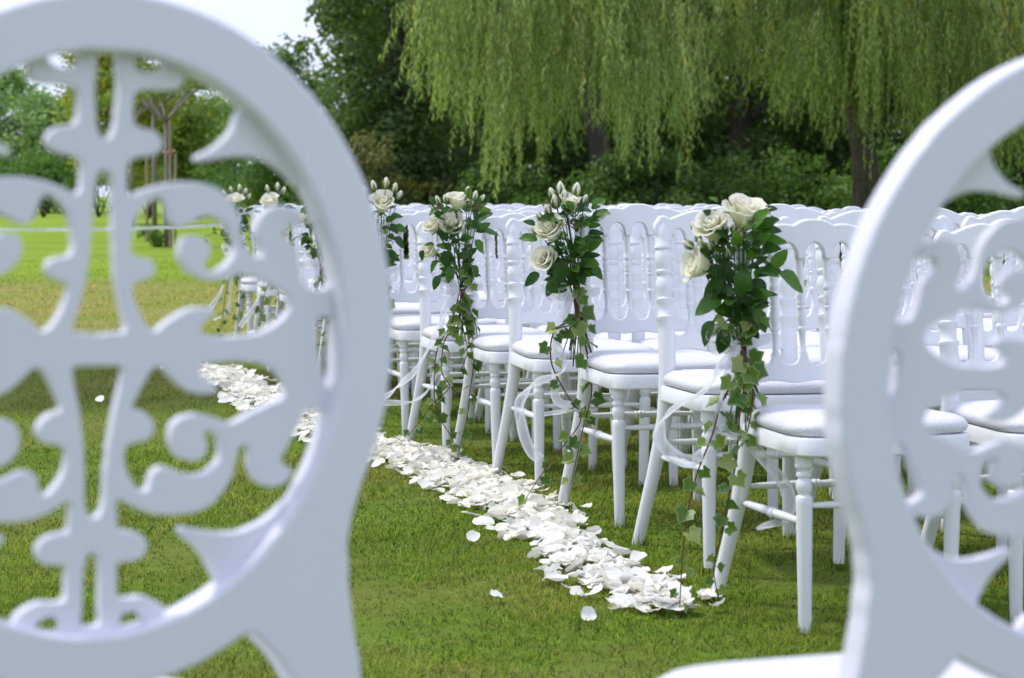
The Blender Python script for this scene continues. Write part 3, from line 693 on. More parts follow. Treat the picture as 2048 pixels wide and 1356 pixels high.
def medallion_meshes():
    D = {}; st = 3.0
    xs = np.arange(-540, 541, st); ys = np.arange(60, 1321, st); X, Y = np.meshgrid(xs, ys)
    XA = np.abs(X)
    mat = (X * SXM / (OA - BAND + .016)) ** 2 + ((690 - Y) * SZM / (OB - BAND + .016)) ** 2 < 1
    for h in HOLES.values():
        mat &= ~inside([(x - xc(y), y) for x, y in h], XA, Y)
    for _ in range(1):                                          # thin the carving a little
        mat = mat & np.roll(mat, 1, 0) & np.roll(mat, -1, 0) & np.roll(mat, 1, 1) & np.roll(mat, -1, 1)
    cs = contours(mat, xs[0], ys[0], st)
    D['fret'] = plate('fretwork', [[(x * SXM, (690 - y) * SZM) for x, y in c] for c in cs], .0065, .0016, M_PAINT2)
    for v in D['fret'].vertices: v.co.y += .008
    # frame: oval ring running into the two stiles
    xs = np.arange(-.32, .3201, .0022); zs = np.arange(-.47, .3301, .0022); X, Z = np.meshgrid(xs, zs); XA = np.abs(X)
    ring = ((X / OA) ** 2 + (Z / OB) ** 2 < 1)
    hole = ((X / (OA - BAND)) ** 2 + (Z / (OB - BAND)) ** 2 < 1)
    stile_px = [(745, 780), (762, 800), (737, 900), (708, 980), (687, 1050), (680, 1110), (685, 1200), (696, 1290), (710, 1356), (722, 1450), (728, 1600), (728, 1735), (618, 1735), (612, 1600), (598, 1470), (570, 1390), (530, 1330), (487, 1288), (520, 1180), (620, 1000)]
    sp = [((x - xc(min(y, 1350))) * .000455, (690 - y) * SZM) for x, y in stile_px]
    stile = inside(sp, XA, Z)
    mask = (ring & ~hole) | (stile & ~hole); mask[0, :] = False
    cs = contours(mask, xs[0], zs[0], .0022)
    D['ring'] = plate('back_frame', [[(x, z) for x, z in c] for c in cs], .0175, .0036, M_PAINT2)
    for nm in ('fret', 'ring'):
        for v in D[nm].vertices: v.co.z += .85; v.co.y -= (v.co.z - .45) * math.tan(R(3))
    pl = [(x, -y) for x, y in rounded_plan(.50, .56, .445, .12)][::-1]
    m = MB(); m.pad(pl, [(.405, .02), (.405, .005), (.41, 0), (.468, 0), (.474, .006), (.474, .02)]); D['rail'] = m.mesh('seat_rail', M_PAINT2, True, 40)
    m = MB(); m.pad([(x, max(y, .03)) for x, y in pl], [(.4745, .02), (.482, .008), (.493, .005), (.506, .012), (.517, .03), (.524, .07), (.529, .13), (.531, .22)]); D['cushion'] = m.mesh('cushion', M_CUSH, True)
    for s in (-1, 1):
        m = MB(); P = [(s * .245, -.085, 0), (s * .243, -.05, .12), (s * .24, -.018, .25), (s * .238, 0, .415)]
        cp = catmull(P, 4); m.tube(cp, [.018 + .012 * i / (len(cp) - 1) for i in range(len(cp))], 8); D['rl%d' % s] = m.mesh('rear_leg', M_PAINT2, True, 50)
        pr = [(0, .013), (.02, .015), (.03, .012), (.30, .022), (.315, .025), (.325, .018), (.335, .027), (.406, .027)]
        m = MB(); m.tube([(s * .225, .385, z) for z, r in pr], [r for _, r in pr], 14); D['fl%d' % s] = m.mesh('front_leg', M_PAINT2, True, 50)
    return D
MED = medallion_meshes()
def place_medallion(x, y, dz, yaw, roll, label, seat=0.0):
    c = thing('oval_back_chair', label, 'chair', (x, y, dz), (0, roll, yaw), 'carved oval-back chairs in the foreground')
    link('back_frame', MED['ring'], c); link('fretwork', MED['fret'], c); link('seat_rail', MED['rail'], c, (0, 0, seat)); link('cushion', MED['cushion'], c, (0, 0, seat))
    for k in ('rl-1', 'rl1'): link('rear_leg', MED[k], c)
    for k in ('fl-1', 'fl1'): link('front_leg', MED[k], c)
    return c
pL = at(192, 690, 1.94); pR = at(2150, 741, 2.09)
place_medallion(pL.x - .0235, pL.y, pL.z - .85, R(30), R(1.4), 'white carved oval-back chair on the left, closest to the camera', -.034)
place_medallion(pR.x + .007, pR.y, pR.z - .85, R(20), R(0), 'white carved oval-back chair cut off by the right edge of the picture')

# ------------------------------------------------------------------ roses, leaves, ribbons
def petal_surface(rb, rt, H, phi, curl, p=1.0, nu=7, nv=6, wav=0.0, seed=0, R0=1.0):
    rr = random.Random(seed); ph = rr.uniform(0, 6.28); m = MB(); V = []; E = []
    for j in range(nv):
        v = j / (nv - 1)
        for i in range(nu):
            u = -1 + 2 * i / (nu - 1)
            wv = .35 + .65 * math.sin(math.pi * (.12 + .68 * v)) if v < .9 else .86
            a = u * phi * wv
            vv = v * (1 - .16 * u * u * v)
            r = rb + (rt - rb) * (vv ** p) + curl * max(0, vv - .6) ** 1.6 * 2.2 + wav * math.sin(3 * u + ph) * v * v
            z = H * math.sin(vv * math.pi * .5) ** .9 - curl * max(0, vv - .72) ** 1.5 * 1.5 + wav * .6 * math.cos(4 * u + ph) * v
            V.append((math.cos(a) * r * R0, math.sin(a) * r * R0, z * R0)); E.append(min(1, v * 1.6))
    Fc = [(j * nu + i, j * nu + i + 1, (j + 1) * nu + i + 1, (j + 1) * nu + i) for j in range(nv - 1) for i in range(nu - 1)]
    m.add(V, Fc, 0, E); return m
ROSE = {}
def rose_meshes():
    core = MB()
    for k in range(5):
        q = petal_surface(.05, .16 + .05 * k, .98 - .03 * k, 1.25, .05, .7, seed=k)
        a = k * 2.3; ca, sa = math.cos(a), math.sin(a)
        core.add([(x * ca - y * sa, x * sa + y * ca, z) for x, y, z in q.v], q.f, 0, q.e)
    # green hip and sepals under the flower
    n = 8; V = [(math.cos(2 * math.pi * k / n) * r, math.sin(2 * math.pi * k / n) * r, z) for z, r in ((-.2, .05), (-.12, .13), (0, .12)) for k in range(n)]
    core.add(V, [(j * n + k, j * n + (k + 1) % n, (j + 1) * n + (k + 1) % n, (j + 1) * n + k) for j in range(2) for k in range(n)], 1)
    for k in range(5):
        a = k * 1.2566; c, s = math.cos(a), math.sin(a); d = (-s, c)
        core.add([(c * .1 - d[0] * .08, s * .1 - d[1] * .08, -.04), (c * .1 + d[0] * .08, s * .1 + d[1] * .08, -.04), (c * .42 + d[0] * .05, s * .42 + d[1] * .05, .02), (c * .6, s * .6, -.12), (c * .42 - d[0] * .05, s * .42 - d[1] * .05, .02)], [(0, 1, 2, 3, 4)], 1)
    ROSE['core'] = core.mesh('rose', [M_ROSE, M_SEPAL], True, None, True)
    ROSE['in'] = [petal_surface(.08, .42, .93, 1.0, .10, .7, seed=20 + k, wav=.02).mesh('petal', M_ROSE, True, None, True) for k in range(2)]
    ROSE['mid'] = [petal_surface(.1, .62, .88, .95, .14, .6, seed=30 + k, wav=.035).mesh('petal', M_ROSE, True, None, True) for k in range(3)]
    ROSE['out'] = [petal_surface(.1, .78, .80, .92, .15, .5, seed=40 + k, wav=.05).mesh('petal', M_ROSE, True, None, True) for k in range(3)]
    # bud
    b = MB(); pr = [(-.15, .05), (0, .22), (.25, .34), (.55, .33), (.85, .2), (1.05, .06)]; n = 9
    V = [(math.cos(2 * math.pi * k / n + z) * r, math.sin(2 * math.pi * k / n + z) * r, z) for z, r in pr for k in range(n)]
    b.add(V, [(j * n + k, j * n + (k + 1) % n, (j + 1) * n + (k + 1) % n, (j + 1) * n + k) for j in range(5) for k in range(n)] + [tuple(range(5 * n, 6 * n))], 0, [min(1, .4 + p[2]) for p in V])
    for k in range(5):
        a = k * 1.2566; c, s = math.cos(a), math.sin(a); d = (-s, c)
        f = lambda r, z, w_: (c * r + d[0] * w_, s * r + d[1] * w_, z)
        b.add([f(.08, -.15, -.08), f(.08, -.15, .08), f(.27, 0, .15), f(.37, .28, .14), f(.36, .6, .06), f(.30, .95, 0), f(.36, .6, -.06), f(.37, .28, -.14), f(.27, 0, -.15)], [(0, 1, 2, 8), (8, 2, 3, 7), (7, 3, 4, 6), (6, 4, 5)], 1)
    ROSE['bud'] = b.mesh('bud', [M_ROSE, M_SEPAL], True, None, True)
    # rose leaf, unit length along x
    ROSE['leaf'] = []
    for v_ in range(3):
        m = MB(); n = 9; V = []
        for j in range(n):
            t = j / (n - 1); w_ = .30 * math.sin(math.pi * t ** .8) ** .75 + (.012 if j % 2 else 0); bz = -.22 * t * t + (.06 * math.sin(t * 5 + v_))
            for q in (-1, -.5, 0, .5, 1): V.append((t, q * w_, bz + abs(q) * w_ * (.35 + .15 * v_)))
        m.add(V, [(j * 5 + i, j * 5 + i + 1, (j + 1) * 5 + i + 1, (j + 1) * 5 + i) for j in range(n - 1) for i in range(4)])
        ROSE['leaf'].append(m.mesh('leaf', M_RLEAF, True))
    # ivy leaf, five lobes
    ROSE['ivy'] = []
    for v_ in range(3):
        ang = [-170, -150, -118, -92, -62, -35, 0, 35, 62, 92, 118, 150, 170]; rad = [.22, .52, .64, .54, .80, .66, 1.0, .66, .80, .54, .64, .52, .22]
        out_ = [(math.cos(R(a)) * r * .62 + .12, math.sin(R(a)) * r * .75) for a, r in zip(ang, rad)]
        m = MB(); V = [(.10, 0, 0)]; E = [0]
        for k, sc_ in ((0, .55), (1, 1.0)):
            for x, y in out_:
                xx, yy = .10 + (x - .10) * sc_, y * sc_; V.append((xx, yy, abs(yy) * (.30 + .2 * v_) - xx * xx * .28)); E.append(.55 if k == 0 else 1.0)
        n = len(out_); Fc = [(0, 1 + i, 2 + i) for i in range(n - 1)] + [(1 + i, 1 + n + i, 2 + n + i, 2 + i) for i in range(n - 1)]
        m.add(V, Fc, 0, E); ROSE['ivy'].append(m.mesh('ivy_leaf', M_IVY, True, None, True))
    ROSE['berry'] = MB(); rr = random.Random(2)
    for k in range(60):
        c = Vector((rr.gauss(0, .4), rr.gauss(0, .4), rr.uniform(0, .35))); s = rr.uniform(.06, .1)
        ROSE['berry'].add([c + Vector(q) * s for q in ((1, 0, 0), (-1, 0, 0), (0, 1, 0), (0, -1, 0), (0, 0, 1), (0, 0, -1))], [(0, 2, 4), (2, 1, 4), (1, 3, 4), (3, 0, 4), (2, 0, 5), (1, 2, 5), (3, 1, 5), (0, 3, 5)])
        if k % 3 == 0: ROSE['berry'].tube([Vector((0, 0, -.7)), Vector((0, 0, -.3)) + c * .3, c], .02, 4)
    ROSE['berry'] = ROSE['berry'].mesh('berry_cluster', M_BERRY, True)
rose_meshes()
def aim(v, spin=0.0):
    """rotation taking +z to v"""
    q = Vector(v).normalized().to_track_quat('Z', 'Y'); return (q.to_matrix().to_4x4() @ Matrix.Rotation(spin, 4, 'Z')).to_euler()
def add_rose(parent, loc, axis, r, seed, full=1.0):
    rr = random.Random(seed)
    o = link('rose', ROSE['core'], parent, loc, aim(axis, rr.uniform(0, 6)), (r * 1.02, r * 1.02, r * 1.35))
    lay = [('in', 4, .9), ('mid', 5, 1.0), ('out', 6, full)]
    for nm, n, s in lay:
        a0 = rr.uniform(0, 6)
        for k in range(n):
            j = rr.uniform(.9, 1.1) * s
            link('petal', rr.choice(ROSE[nm]), o, (0, 0, 0), (rr.uniform(-.1, .1), rr.uniform(-.12, .1), a0 + 2 * math.pi * k / n + rr.uniform(-.15, .15)), (j, j, j * rr.uniform(.93, 1.05)))
    return o
def add_leaf(parent, loc, d, L, seed, kind='leaf', nm=None):
    rr = random.Random(seed); d = Vector(d).normalized()
    up = Vector((rr.uniform(-.3, .3), -.75 + rr.uniform(-.4, .4), .65)) if kind == 'leaf' else Vector((rr.uniform(-.9, .9), rr.uniform(-1, .1), rr.uniform(.0, 1))); y = up.cross(d)
    if y.length < .1: y = Vector((0, 0, 1)).cross(d)
    y.normalize(); z = d.cross(y); m = Matrix((d, y, z)).transposed()
    return link(nm or kind if kind == 'leaf' else 'ivy_leaf', rr.choice(ROSE[kind]), parent, loc, m.to_euler(), (L, L * rr.uniform(.85, 1.15), L))
def ribbon_strip(path, width, side, twist=0.0, name='ribbon_tail'):
    P = catmull(path, 7); m = MB(); V = []; E = []; n = len(P)
    for i, p in enumerate(P):
        t = (P[min(i + 1, n - 1)] - P[max(i - 1, 0)]).normalized(); s = Vector(side); s = Matrix.Rotation(twist * math.sin(i / n * 5), 3, t) @ s
        s = (s - t * s.dot(t)).normalized(); b = t.cross(s)
        for q in (-1, -.86, -.4, 0, .4, .86, 1): V.append(p + s * q * width / 2 + b * (.006 * math.sin(i * .55 + q * 2.4))); E.append(1.0 if abs(q) > .8 else 0)
    m.add(V, [(i * 7 + j, i * 7 + j + 1, (i + 1) * 7 + j + 1, (i + 1) * 7 + j) for i in range(n - 1) for j in range(6)], 0, E)
    return m.mesh(name, M_RIB, True, None, True)

def bouquet(label, ri, tie_px, ppm, roses, buds, leaves, vines, tails, seed, berries=(), nrand=26, group='rose bouquets tied to the aisle chairs'):
    """everything in metres about the knot, x to the right, y away, z up; given as pixels from the knot"""
    rr = random.Random(seed); x0, y0 = ROWS[ri]; d = y0 - .035
    K = at(tie_px[0], tie_px[1], d)
    root = thing('rose_bouquet', label, 'bouquet', K, group=group)
    def loc(px, py, dy=0.0): return Vector(((px - tie_px[0]) / ppm, dy, -(py - tie_px[1]) / ppm))
    stems = []
    def stem(p, r=.0034):
        m = MB(); a = Vector((rr.uniform(-.012, .012), rr.uniform(-.012, .012), 0)); e = Vector((a.x * -3 + rr.uniform(-.02, .03), rr.uniform(-.03, .01), -rr.uniform(.13, .23)))
        m.tube(catmull([e, a, a.lerp(p, .5) + Vector((0, 0, .02)), p], 5), r, 5); link('stem', m.mesh('stem', M_STEM), root)
    for (px, py, rpx, ax) in roses:
        p = loc(px, py, -.05 - rr.uniform(0, .03)); r = rpx / ppm; a = Vector(ax).normalized()
        b = p - a * r * .7; add_rose(root, b, a, r, rr.random()); stem(b)
    for (px, py, rpx, ax) in buds:
        p = loc(px, py, -.04 - rr.uniform(-.02, .03)); r = rpx / ppm
        link('bud', ROSE['bud'], root, p, aim(ax, rr.uniform(0, 6)), r * 1.5); stem(p, .0018)
    for (px, py, rpx) in berries:
        p = loc(px, py, -.05); link('berry_cluster', ROSE['berry'], root, p, aim((rr.uniform(-.3, .3), -.4, 1)), rpx / ppm); stem(p, .0015)
    for (px, py, dx, dz, Lpx) in leaves:
        add_leaf(root, loc(px, py, -.06 - rr.uniform(0, .025)), (dx, rr.uniform(-.3, .1), dz), Lpx / ppm, rr.random())
    top = min(r[1] for r in roses); hh = (tie_px[1] - top) / ppm
    for k in range(nrand):                                     # leaves filling the middle of the bunch
        t = rr.uniform(.05, .95); a = rr.uniform(0, 6.283); q = (.02 + .07 * t) * rr.uniform(.4, 1.1)
        p = Vector((math.cos(a) * q, math.sin(a) * q - .02, t * hh)); dd = Vector((math.cos(a) * .8, math.sin(a) * .8 - .25, rr.uniform(-.3, .9)))
        add_leaf(root, p + Vector((-.012, -.01, 0)), dd, rr.uniform(.036, .062), rr.random())
    for vi, (pts, nl, sz) in enumerate(vines):
        P = [Vector((rr.uniform(-.01, .01), -.03, 0))] + [loc(a, b, -.05 - .03 * rr.random() - .008 * i) for i, (a, b) in enumerate(pts)]
        cp = catmull(P, 7); m = MB(); m.tube(cp, [.0030 - .0016 * i / (len(cp) - 1) for i in range(len(cp))], 5)
        v = link('ivy_vine', m.mesh('ivy_vine', M_VINE), root)
        nl = int(nl * 1.3)
        for k in range(nl):
            t = .1 + .9 * (k + rr.uniform(.2, .8)) / nl; c = cp[min(int(t * (len(cp) - 1)), len(cp) - 1)]; s = -1 if k % 2 else 1
            dd = Vector((s * rr.uniform(.35, .9), rr.uniform(-.5, .1), -rr.uniform(.1, .9))); L = sz * .92 * rr.uniform(.7, 1.2) * (1.05 - .3 * t)
            add_leaf(v, c + dd.normalized() * .012, dd, L, rr.random(), 'ivy')
    # the ribbon: a band round stems and post, two loops, tails
    m = MB(); n = 20; V = []; E = []
    for i in range(n):
        a = 2 * math.pi * i / n
        for q in (-1, -.8, 0, .8, 1): V.append((.022 + math.cos(a) * .052, .018 + math.sin(a) * .040 - .01, q * .011 + .012 * math.cos(a))); E.append(1 if abs(q) > .7 else 0)
    m.add(V, [(i * 5 + j, ((i + 1) % n) * 5 + j, ((i + 1) % n) * 5 + j + 1, i * 5 + j + 1) for i in range(n) for j in range(4)], 0, E)
    link('ribbon_band', m.mesh('ribbon_band', M_RIB, True, None, True), root)
    for s, sz in ((-1, .06), (-.6, .045)):
        me = ribbon_strip([(-.02, -.045, 0), (-.02 + s * sz * .6, -.06, sz * .55), (-.02 + s * sz * 1.1, -.065, sz * .2), (-.02 + s * sz * .6, -.055, -sz * .25), (-.018, -.05, -.004)], .036, (.2, -.9, .5), .4, 'ribbon_loop')
        link('ribbon_loop', me, root)
    for pts, tw in tails:
        P = [(-.018, -.05, 0)] + [loc(a, b, -.055 - .012 * i) for i, (a, b) in enumerate(pts)]
        link('ribbon_tail', ribbon_strip(P, .033, (.75, -.35, .5), tw), root)
    return root

# nearest bouquet
bouquet('largest rose bouquet, nearest to the camera, with long ivy reaching the petals', 0, (1482, 686), 797,
  [(1487, 437, 52, (.15, -.45, 1)), (1425, 463, 44, (-.45, -.5, .8)), (1394, 536, 40, (-.9, -.4, .25))],
  [(1473, 495, 20, (0, -.3, 1)), (1490, 505, 13, (.2, -.2, 1)), (1398, 474, 17, (-.6, -.2, 1)), (1412, 470, 15, (-.1, -.3, 1)), (1384, 500, 15, (-.9, -.2, .5)), (1440, 470, 15, (0, -.4, 1)), (1405, 500, 13, (-.5, -.3, .8)), (1452, 520, 12, (-.1, -.3, 1)), (1505, 480, 12, (.4, -.3, 1)), (1420, 505, 13, (-.3, -.5, .9)), (1435, 520, 12, (-.2, -.5, 1)), (1462, 470, 13, (.1, -.5, .9)), (1515, 455, 11, (.5, -.2, .9)), (1400, 488, 13, (-.5, -.5, .7)), (1430, 495, 14, (-.1, -.6, .8))],
  [(1540, 540, .35, .75, 42), (1546, 552, .9, -.45, 58), (1540, 555, -.8, .15, 34), (1520, 470, .8, .1, 34), (1440, 600, -.8, -.3, 58), (1425, 640, -.5, -.9, 52), (1460, 600, .3, -.8, 55), (1440, 560, -.5, -.6, 55), (1500, 560, .3, -.7, 50), (1480, 540, -.1, -1, 55), (1450, 660, -.3, -.7, 45), (1430, 415, -.6, .5, 20), (1520, 430, .9, .2, 26), (1500, 620, .4, -.6, 48), (1475, 580, .15, -.9, 60)],
  [([(1470, 740), (1440, 800), (1420, 860), (1390, 940), (1370, 1040), (1362, 1140), (1358, 1215)], 14, .055), ([(1485, 740), (1475, 820), (1468, 900), (1455, 960), (1440, 1040), (1425, 1110), (1432, 1165)], 12, .056), ([(1490, 720), (1500, 780), (1490, 840), (1478, 880)], 8, .058), ([(1478, 650), (1500, 640), (1512, 655)], 5, .05), ([(1455, 640), (1440, 655), (1432, 680)], 4, .045)],
  [([(1440, 730), (1410, 770), (1340, 815), (1320, 850), (1335, 885), (1370, 905), (1402, 893)], .5), ([(1452, 760), (1436, 800), (1450, 850), (1500, 880), (1550, 940), (1568, 985), (1552, 1015), (1505, 1032)], .6)], 1, nrand=115)
bouquet('rose bouquet with many pale buds and brown berries at the third-row aisle chair', 2, (1152, 590), 651,
  [(1101, 462, 36, (-.35, -.7, .7)), (1138, 408, 30, (.25, -.3, 1)), (1090, 520, 34, (-.5, -.7, .4))],
  [(1122, 390, 17, (-.1, -.2, 1)), (1150, 392, 17, (.15, -.2, 1)), (1108, 398, 15, (-.4, -.2, 1)), (1112, 415, 17, (-.2, -.4, 1)), (1128, 402, 15, (0, -.4, 1)), (1165, 412, 15, (.3, -.3, 1)), (1078, 465, 14, (-.8, -.3, .5)), (1083, 440, 13, (-.6, -.3, .8)), (1130, 425, 14, (.1, -.5, .9)), (1097, 428, 14, (-.3, -.5, .9)), (1192, 414, 7, (.9, 0, .4))],
  [(1085, 515, .9, -.55, 36), (1075, 480, -.9, .2, 36), (1078, 545, -.75, -.6, 38), (1165, 540, .8, -.2, 32), (1178, 532, .75, -.6, 36), (1155, 505, .5, .5, 30), (1160, 425, .3, .8, 36), (1070, 450, -.7, .3, 24), (1125, 520, -.2, -.9, 50), (1140, 530, .2, -.9, 45), (1110, 555, -.4, -.8, 40), (1150, 470, .1, -.9, 45), (1175, 455, .8, .3, 24), (1180, 418, .9, .3, 18), (1060, 472, -.9, .25, 16)],
  [([(1150, 630), (1108, 660), (1102, 720), (1130, 780), (1160, 830), (1130, 880), (1090, 930), (1050, 990)], 11, .056), ([(1160, 640), (1175, 720), (1182, 780), (1165, 850), (1150, 920), (1140, 960)], 11, .058), ([(1150, 640), (1130, 650), (1110, 652)], 5, .06), ([(1165, 640), (1170, 660), (1180, 700)], 4, .055), ([(1150, 570), (1160, 580), (1150, 600)], 3, .05)],
  [([(1118, 640), (1108, 680), (1130, 720), (1115, 745), (1065, 765), (1040, 800), (1045, 850), (1060, 890), (1080, 908)], .5), ([(1112, 690), (1105, 760), (1120, 800), (1160, 812), (1088, 822)], .6)], 2, berries=[(1152, 448, 26), (1098, 412, 18)], nrand=105)
bouquet('rose bouquet of four open roses with trailing variegated ivy at the fifth-row aisle chair', 4, (925, 578), 530,
  [(905, 452, 32, (-.1, -.75, .65)), (915, 402, 28, (.1, -.35, 1)), (866, 452, 22, (-.55, -.6, .6)), (862, 502, 22, (-.7, -.6, .35))],
  [(940, 412, 13, (.3, -.3, 1)), (948, 400, 12, (.3, -.2, 1)), (936, 392, 12, (.1, -.2, 1)), (962, 402, 9, (.6, 0, 1)), (880, 408, 11, (-.4, -.2, 1)), (893, 405, 10, (-.2, -.3, 1))],
  [(960, 460, .8, .6, 26), (965, 465, 1, -.05, 34), (950, 480, .5, -.7, 30), (935, 405, .1, .9, 30), (945, 425, .4, -.8, 28), (880, 520, -.6, -.6, 30), (890, 500, .2, -.9, 36), (925, 500, .3, -.8, 36), (870, 490, -.8, .1, 20), (850, 500, -.3, -.8, 22), (905, 530, -.2, -.9, 36), (945, 530, .4, -.7, 26), (880, 550, -.4, -.9, 30), (870, 410, -.3, .7, 20)],
  [([(915, 640), (890, 680), (885, 740), (900, 770), (870, 800), (840, 840), (815, 870)], 13, .060), ([(935, 640), (950, 700), (940, 780), (935, 830), (925, 870), (915, 915)], 10, .054), ([(920, 620), (928, 660), (935, 700), (922, 740)], 10, .066), ([(935, 610), (950, 640), (955, 670)], 5, .062), ([(905, 640), (875, 700), (870, 780), (880, 830), (905, 870), (910, 890)], 9, .050), ([(945, 560), (935, 540), (940, 520)], 4, .05)],
  [([(900, 610), (885, 640), (862, 690), (820, 750), (790, 775), (762, 795)], .4), ([(890, 620), (880, 700), (868, 760), (830, 798), (775, 800), (758, 782)], .5)], 3, berries=[(875, 415, 20), (955, 416, 18)], nrand=95)
def far_bouquet(ri, label, seed, roses, buds, tail=True):
    x0, y0 = ROWS[ri]; ppm = F / y0; tx = 1024 + x0 * ppm - 12; ty = HOR + (CAM_H - .655) * ppm; s = ppm / 530
    mk = lambda l: [(tx + a * s, ty + b * s, r * s * 1.3, ax) for a, b, r, ax in l]
    lv = [(tx + a * s, ty + b * s, dx, dz, L * s) for a, b, dx, dz, L in ((20, -110, .6, -.6, 30), (30, -80, .7, -.6, 34), (-30, -70, -.6, -.5, 32), (0, -60, .1, -.9, 34), (-10, -40, -.3, -.8, 30), (15, -150, .3, .8, 26))]
    vn = [([(tx - 10 * s, ty + 60 * s), (tx - 35 * s, ty + 140 * s), (tx - 45 * s, ty + 230 * s), (tx - 60 * s, ty + 290 * s)], 9, .056), ([(tx + 8 * s, ty + 70 * s), (tx + 15 * s, ty + 150 * s), (tx, ty + 240 * s)], 8, .056), ([(tx - 25 * s, ty - 40 * s), (tx - 55 * s, ty - 70 * s), (tx - 85 * s, ty - 50 * s), (tx - 110 * s, ty - 30 * s)], 6, .04)]
    tl = [([(tx - 20 * s, ty + 60 * s), (tx - 60 * s, ty + 150 * s), (tx - 100 * s, ty + 210 * s)], .4), ([(tx - 14 * s, ty + 90 * s), (tx - 30 * s, ty + 200 * s), (tx - 75 * s, ty + 230 * s)], .5)]
    bouquet(label, ri, (tx, ty), ppm, mk(roses), mk(buds), lv, vn, tl, seed, nrand=40)
BD = [(-15, -190, 11, (-.2, -.2, 1)), (10, -195, 12, (.1, -.2, 1)), (28, -185, 11, (.3, -.2, 1)), (-35, -180, 10, (-.4, -.2, 1)), (38, -170, 10, (.5, -.2, .9))]
far_bouquet(6, 'rose bouquet beside the left oval chair, seventh-row aisle chair', 4, [(2, -158, 27, (.1, -.6, .8)), (-40, -130, 24, (-.6, -.5, .6)), (-42, -80, 22, (-.7, -.5, .3))], BD)
far_bouquet(8, 'rose bouquet at the ninth-row aisle chair, behind the left oval chair frame', 5, [(5, -155, 27, (.2, -.6, .8)), (-38, -120, 25, (-.6, -.5, .6))], BD)
far_bouquet(10, 'rose bouquet with two cream roses seen through the carved oval, eleventh-row aisle chair', 6, [(-5, -160, 27, (-.2, -.6, .8)), (20, -70, 27, (.4, -.8, .3)), (-40, -90, 24, (-.6, -.5, .4))], BD[:3])
far_bouquet(12, 'farthest rose bouquet, on the back-row aisle chair, seen through the carved oval', 7, [(-2, -160, 28, (-.1, -.5, .9)), (-32, -130, 27, (-.6, -.6, .6)), (-18, -85, 27, (-.3, -.8, .2))], BD)

# ------------------------------------------------------------------ fallen petals along the aisle
def ground_petal(seed):
    rr = random.Random(seed); m = MB(); nu, nv = 5, 5; V = []; E = []
    cu = rr.uniform(-.5, .9); cv = rr.uniform(-.3, .8); tw = rr.uniform(-.5, .5); fl = rr.uniform(.0, .3)
    for j in range(nv):
        v = j / (nv - 1)
        for i in range(nu):
            u = -1 + 2 * i / (nu - 1); w_ = (.30 + .70 * math.sin(math.pi * (.1 + .66 * v))) * .52
            x = u * w_; y = v - .5 - .12 * u * u * v
            z = .16 + cu * x * x * .9 + cv * (y + .1) ** 2 * .8 + tw * x * y + fl * max(0, v - .7) * 1.5 + .05 * math.sin(5 * u + 4 * v + seed)
            V.append((x, y, z)); E.append(min(1, v * 2.2 + .2))
    m.add(V, [(j * nu + i, j * nu + i + 1, (j + 1) * nu + i + 1, (j + 1) * nu + i) for j in range(nv - 1) for i in range(nu - 1)], 0, E)
    return m
GP = [ground_petal(k) for k in range(14)]; GPM = [g.mesh('rose_petal', M_PETAL, True, None, True) for g in GP]
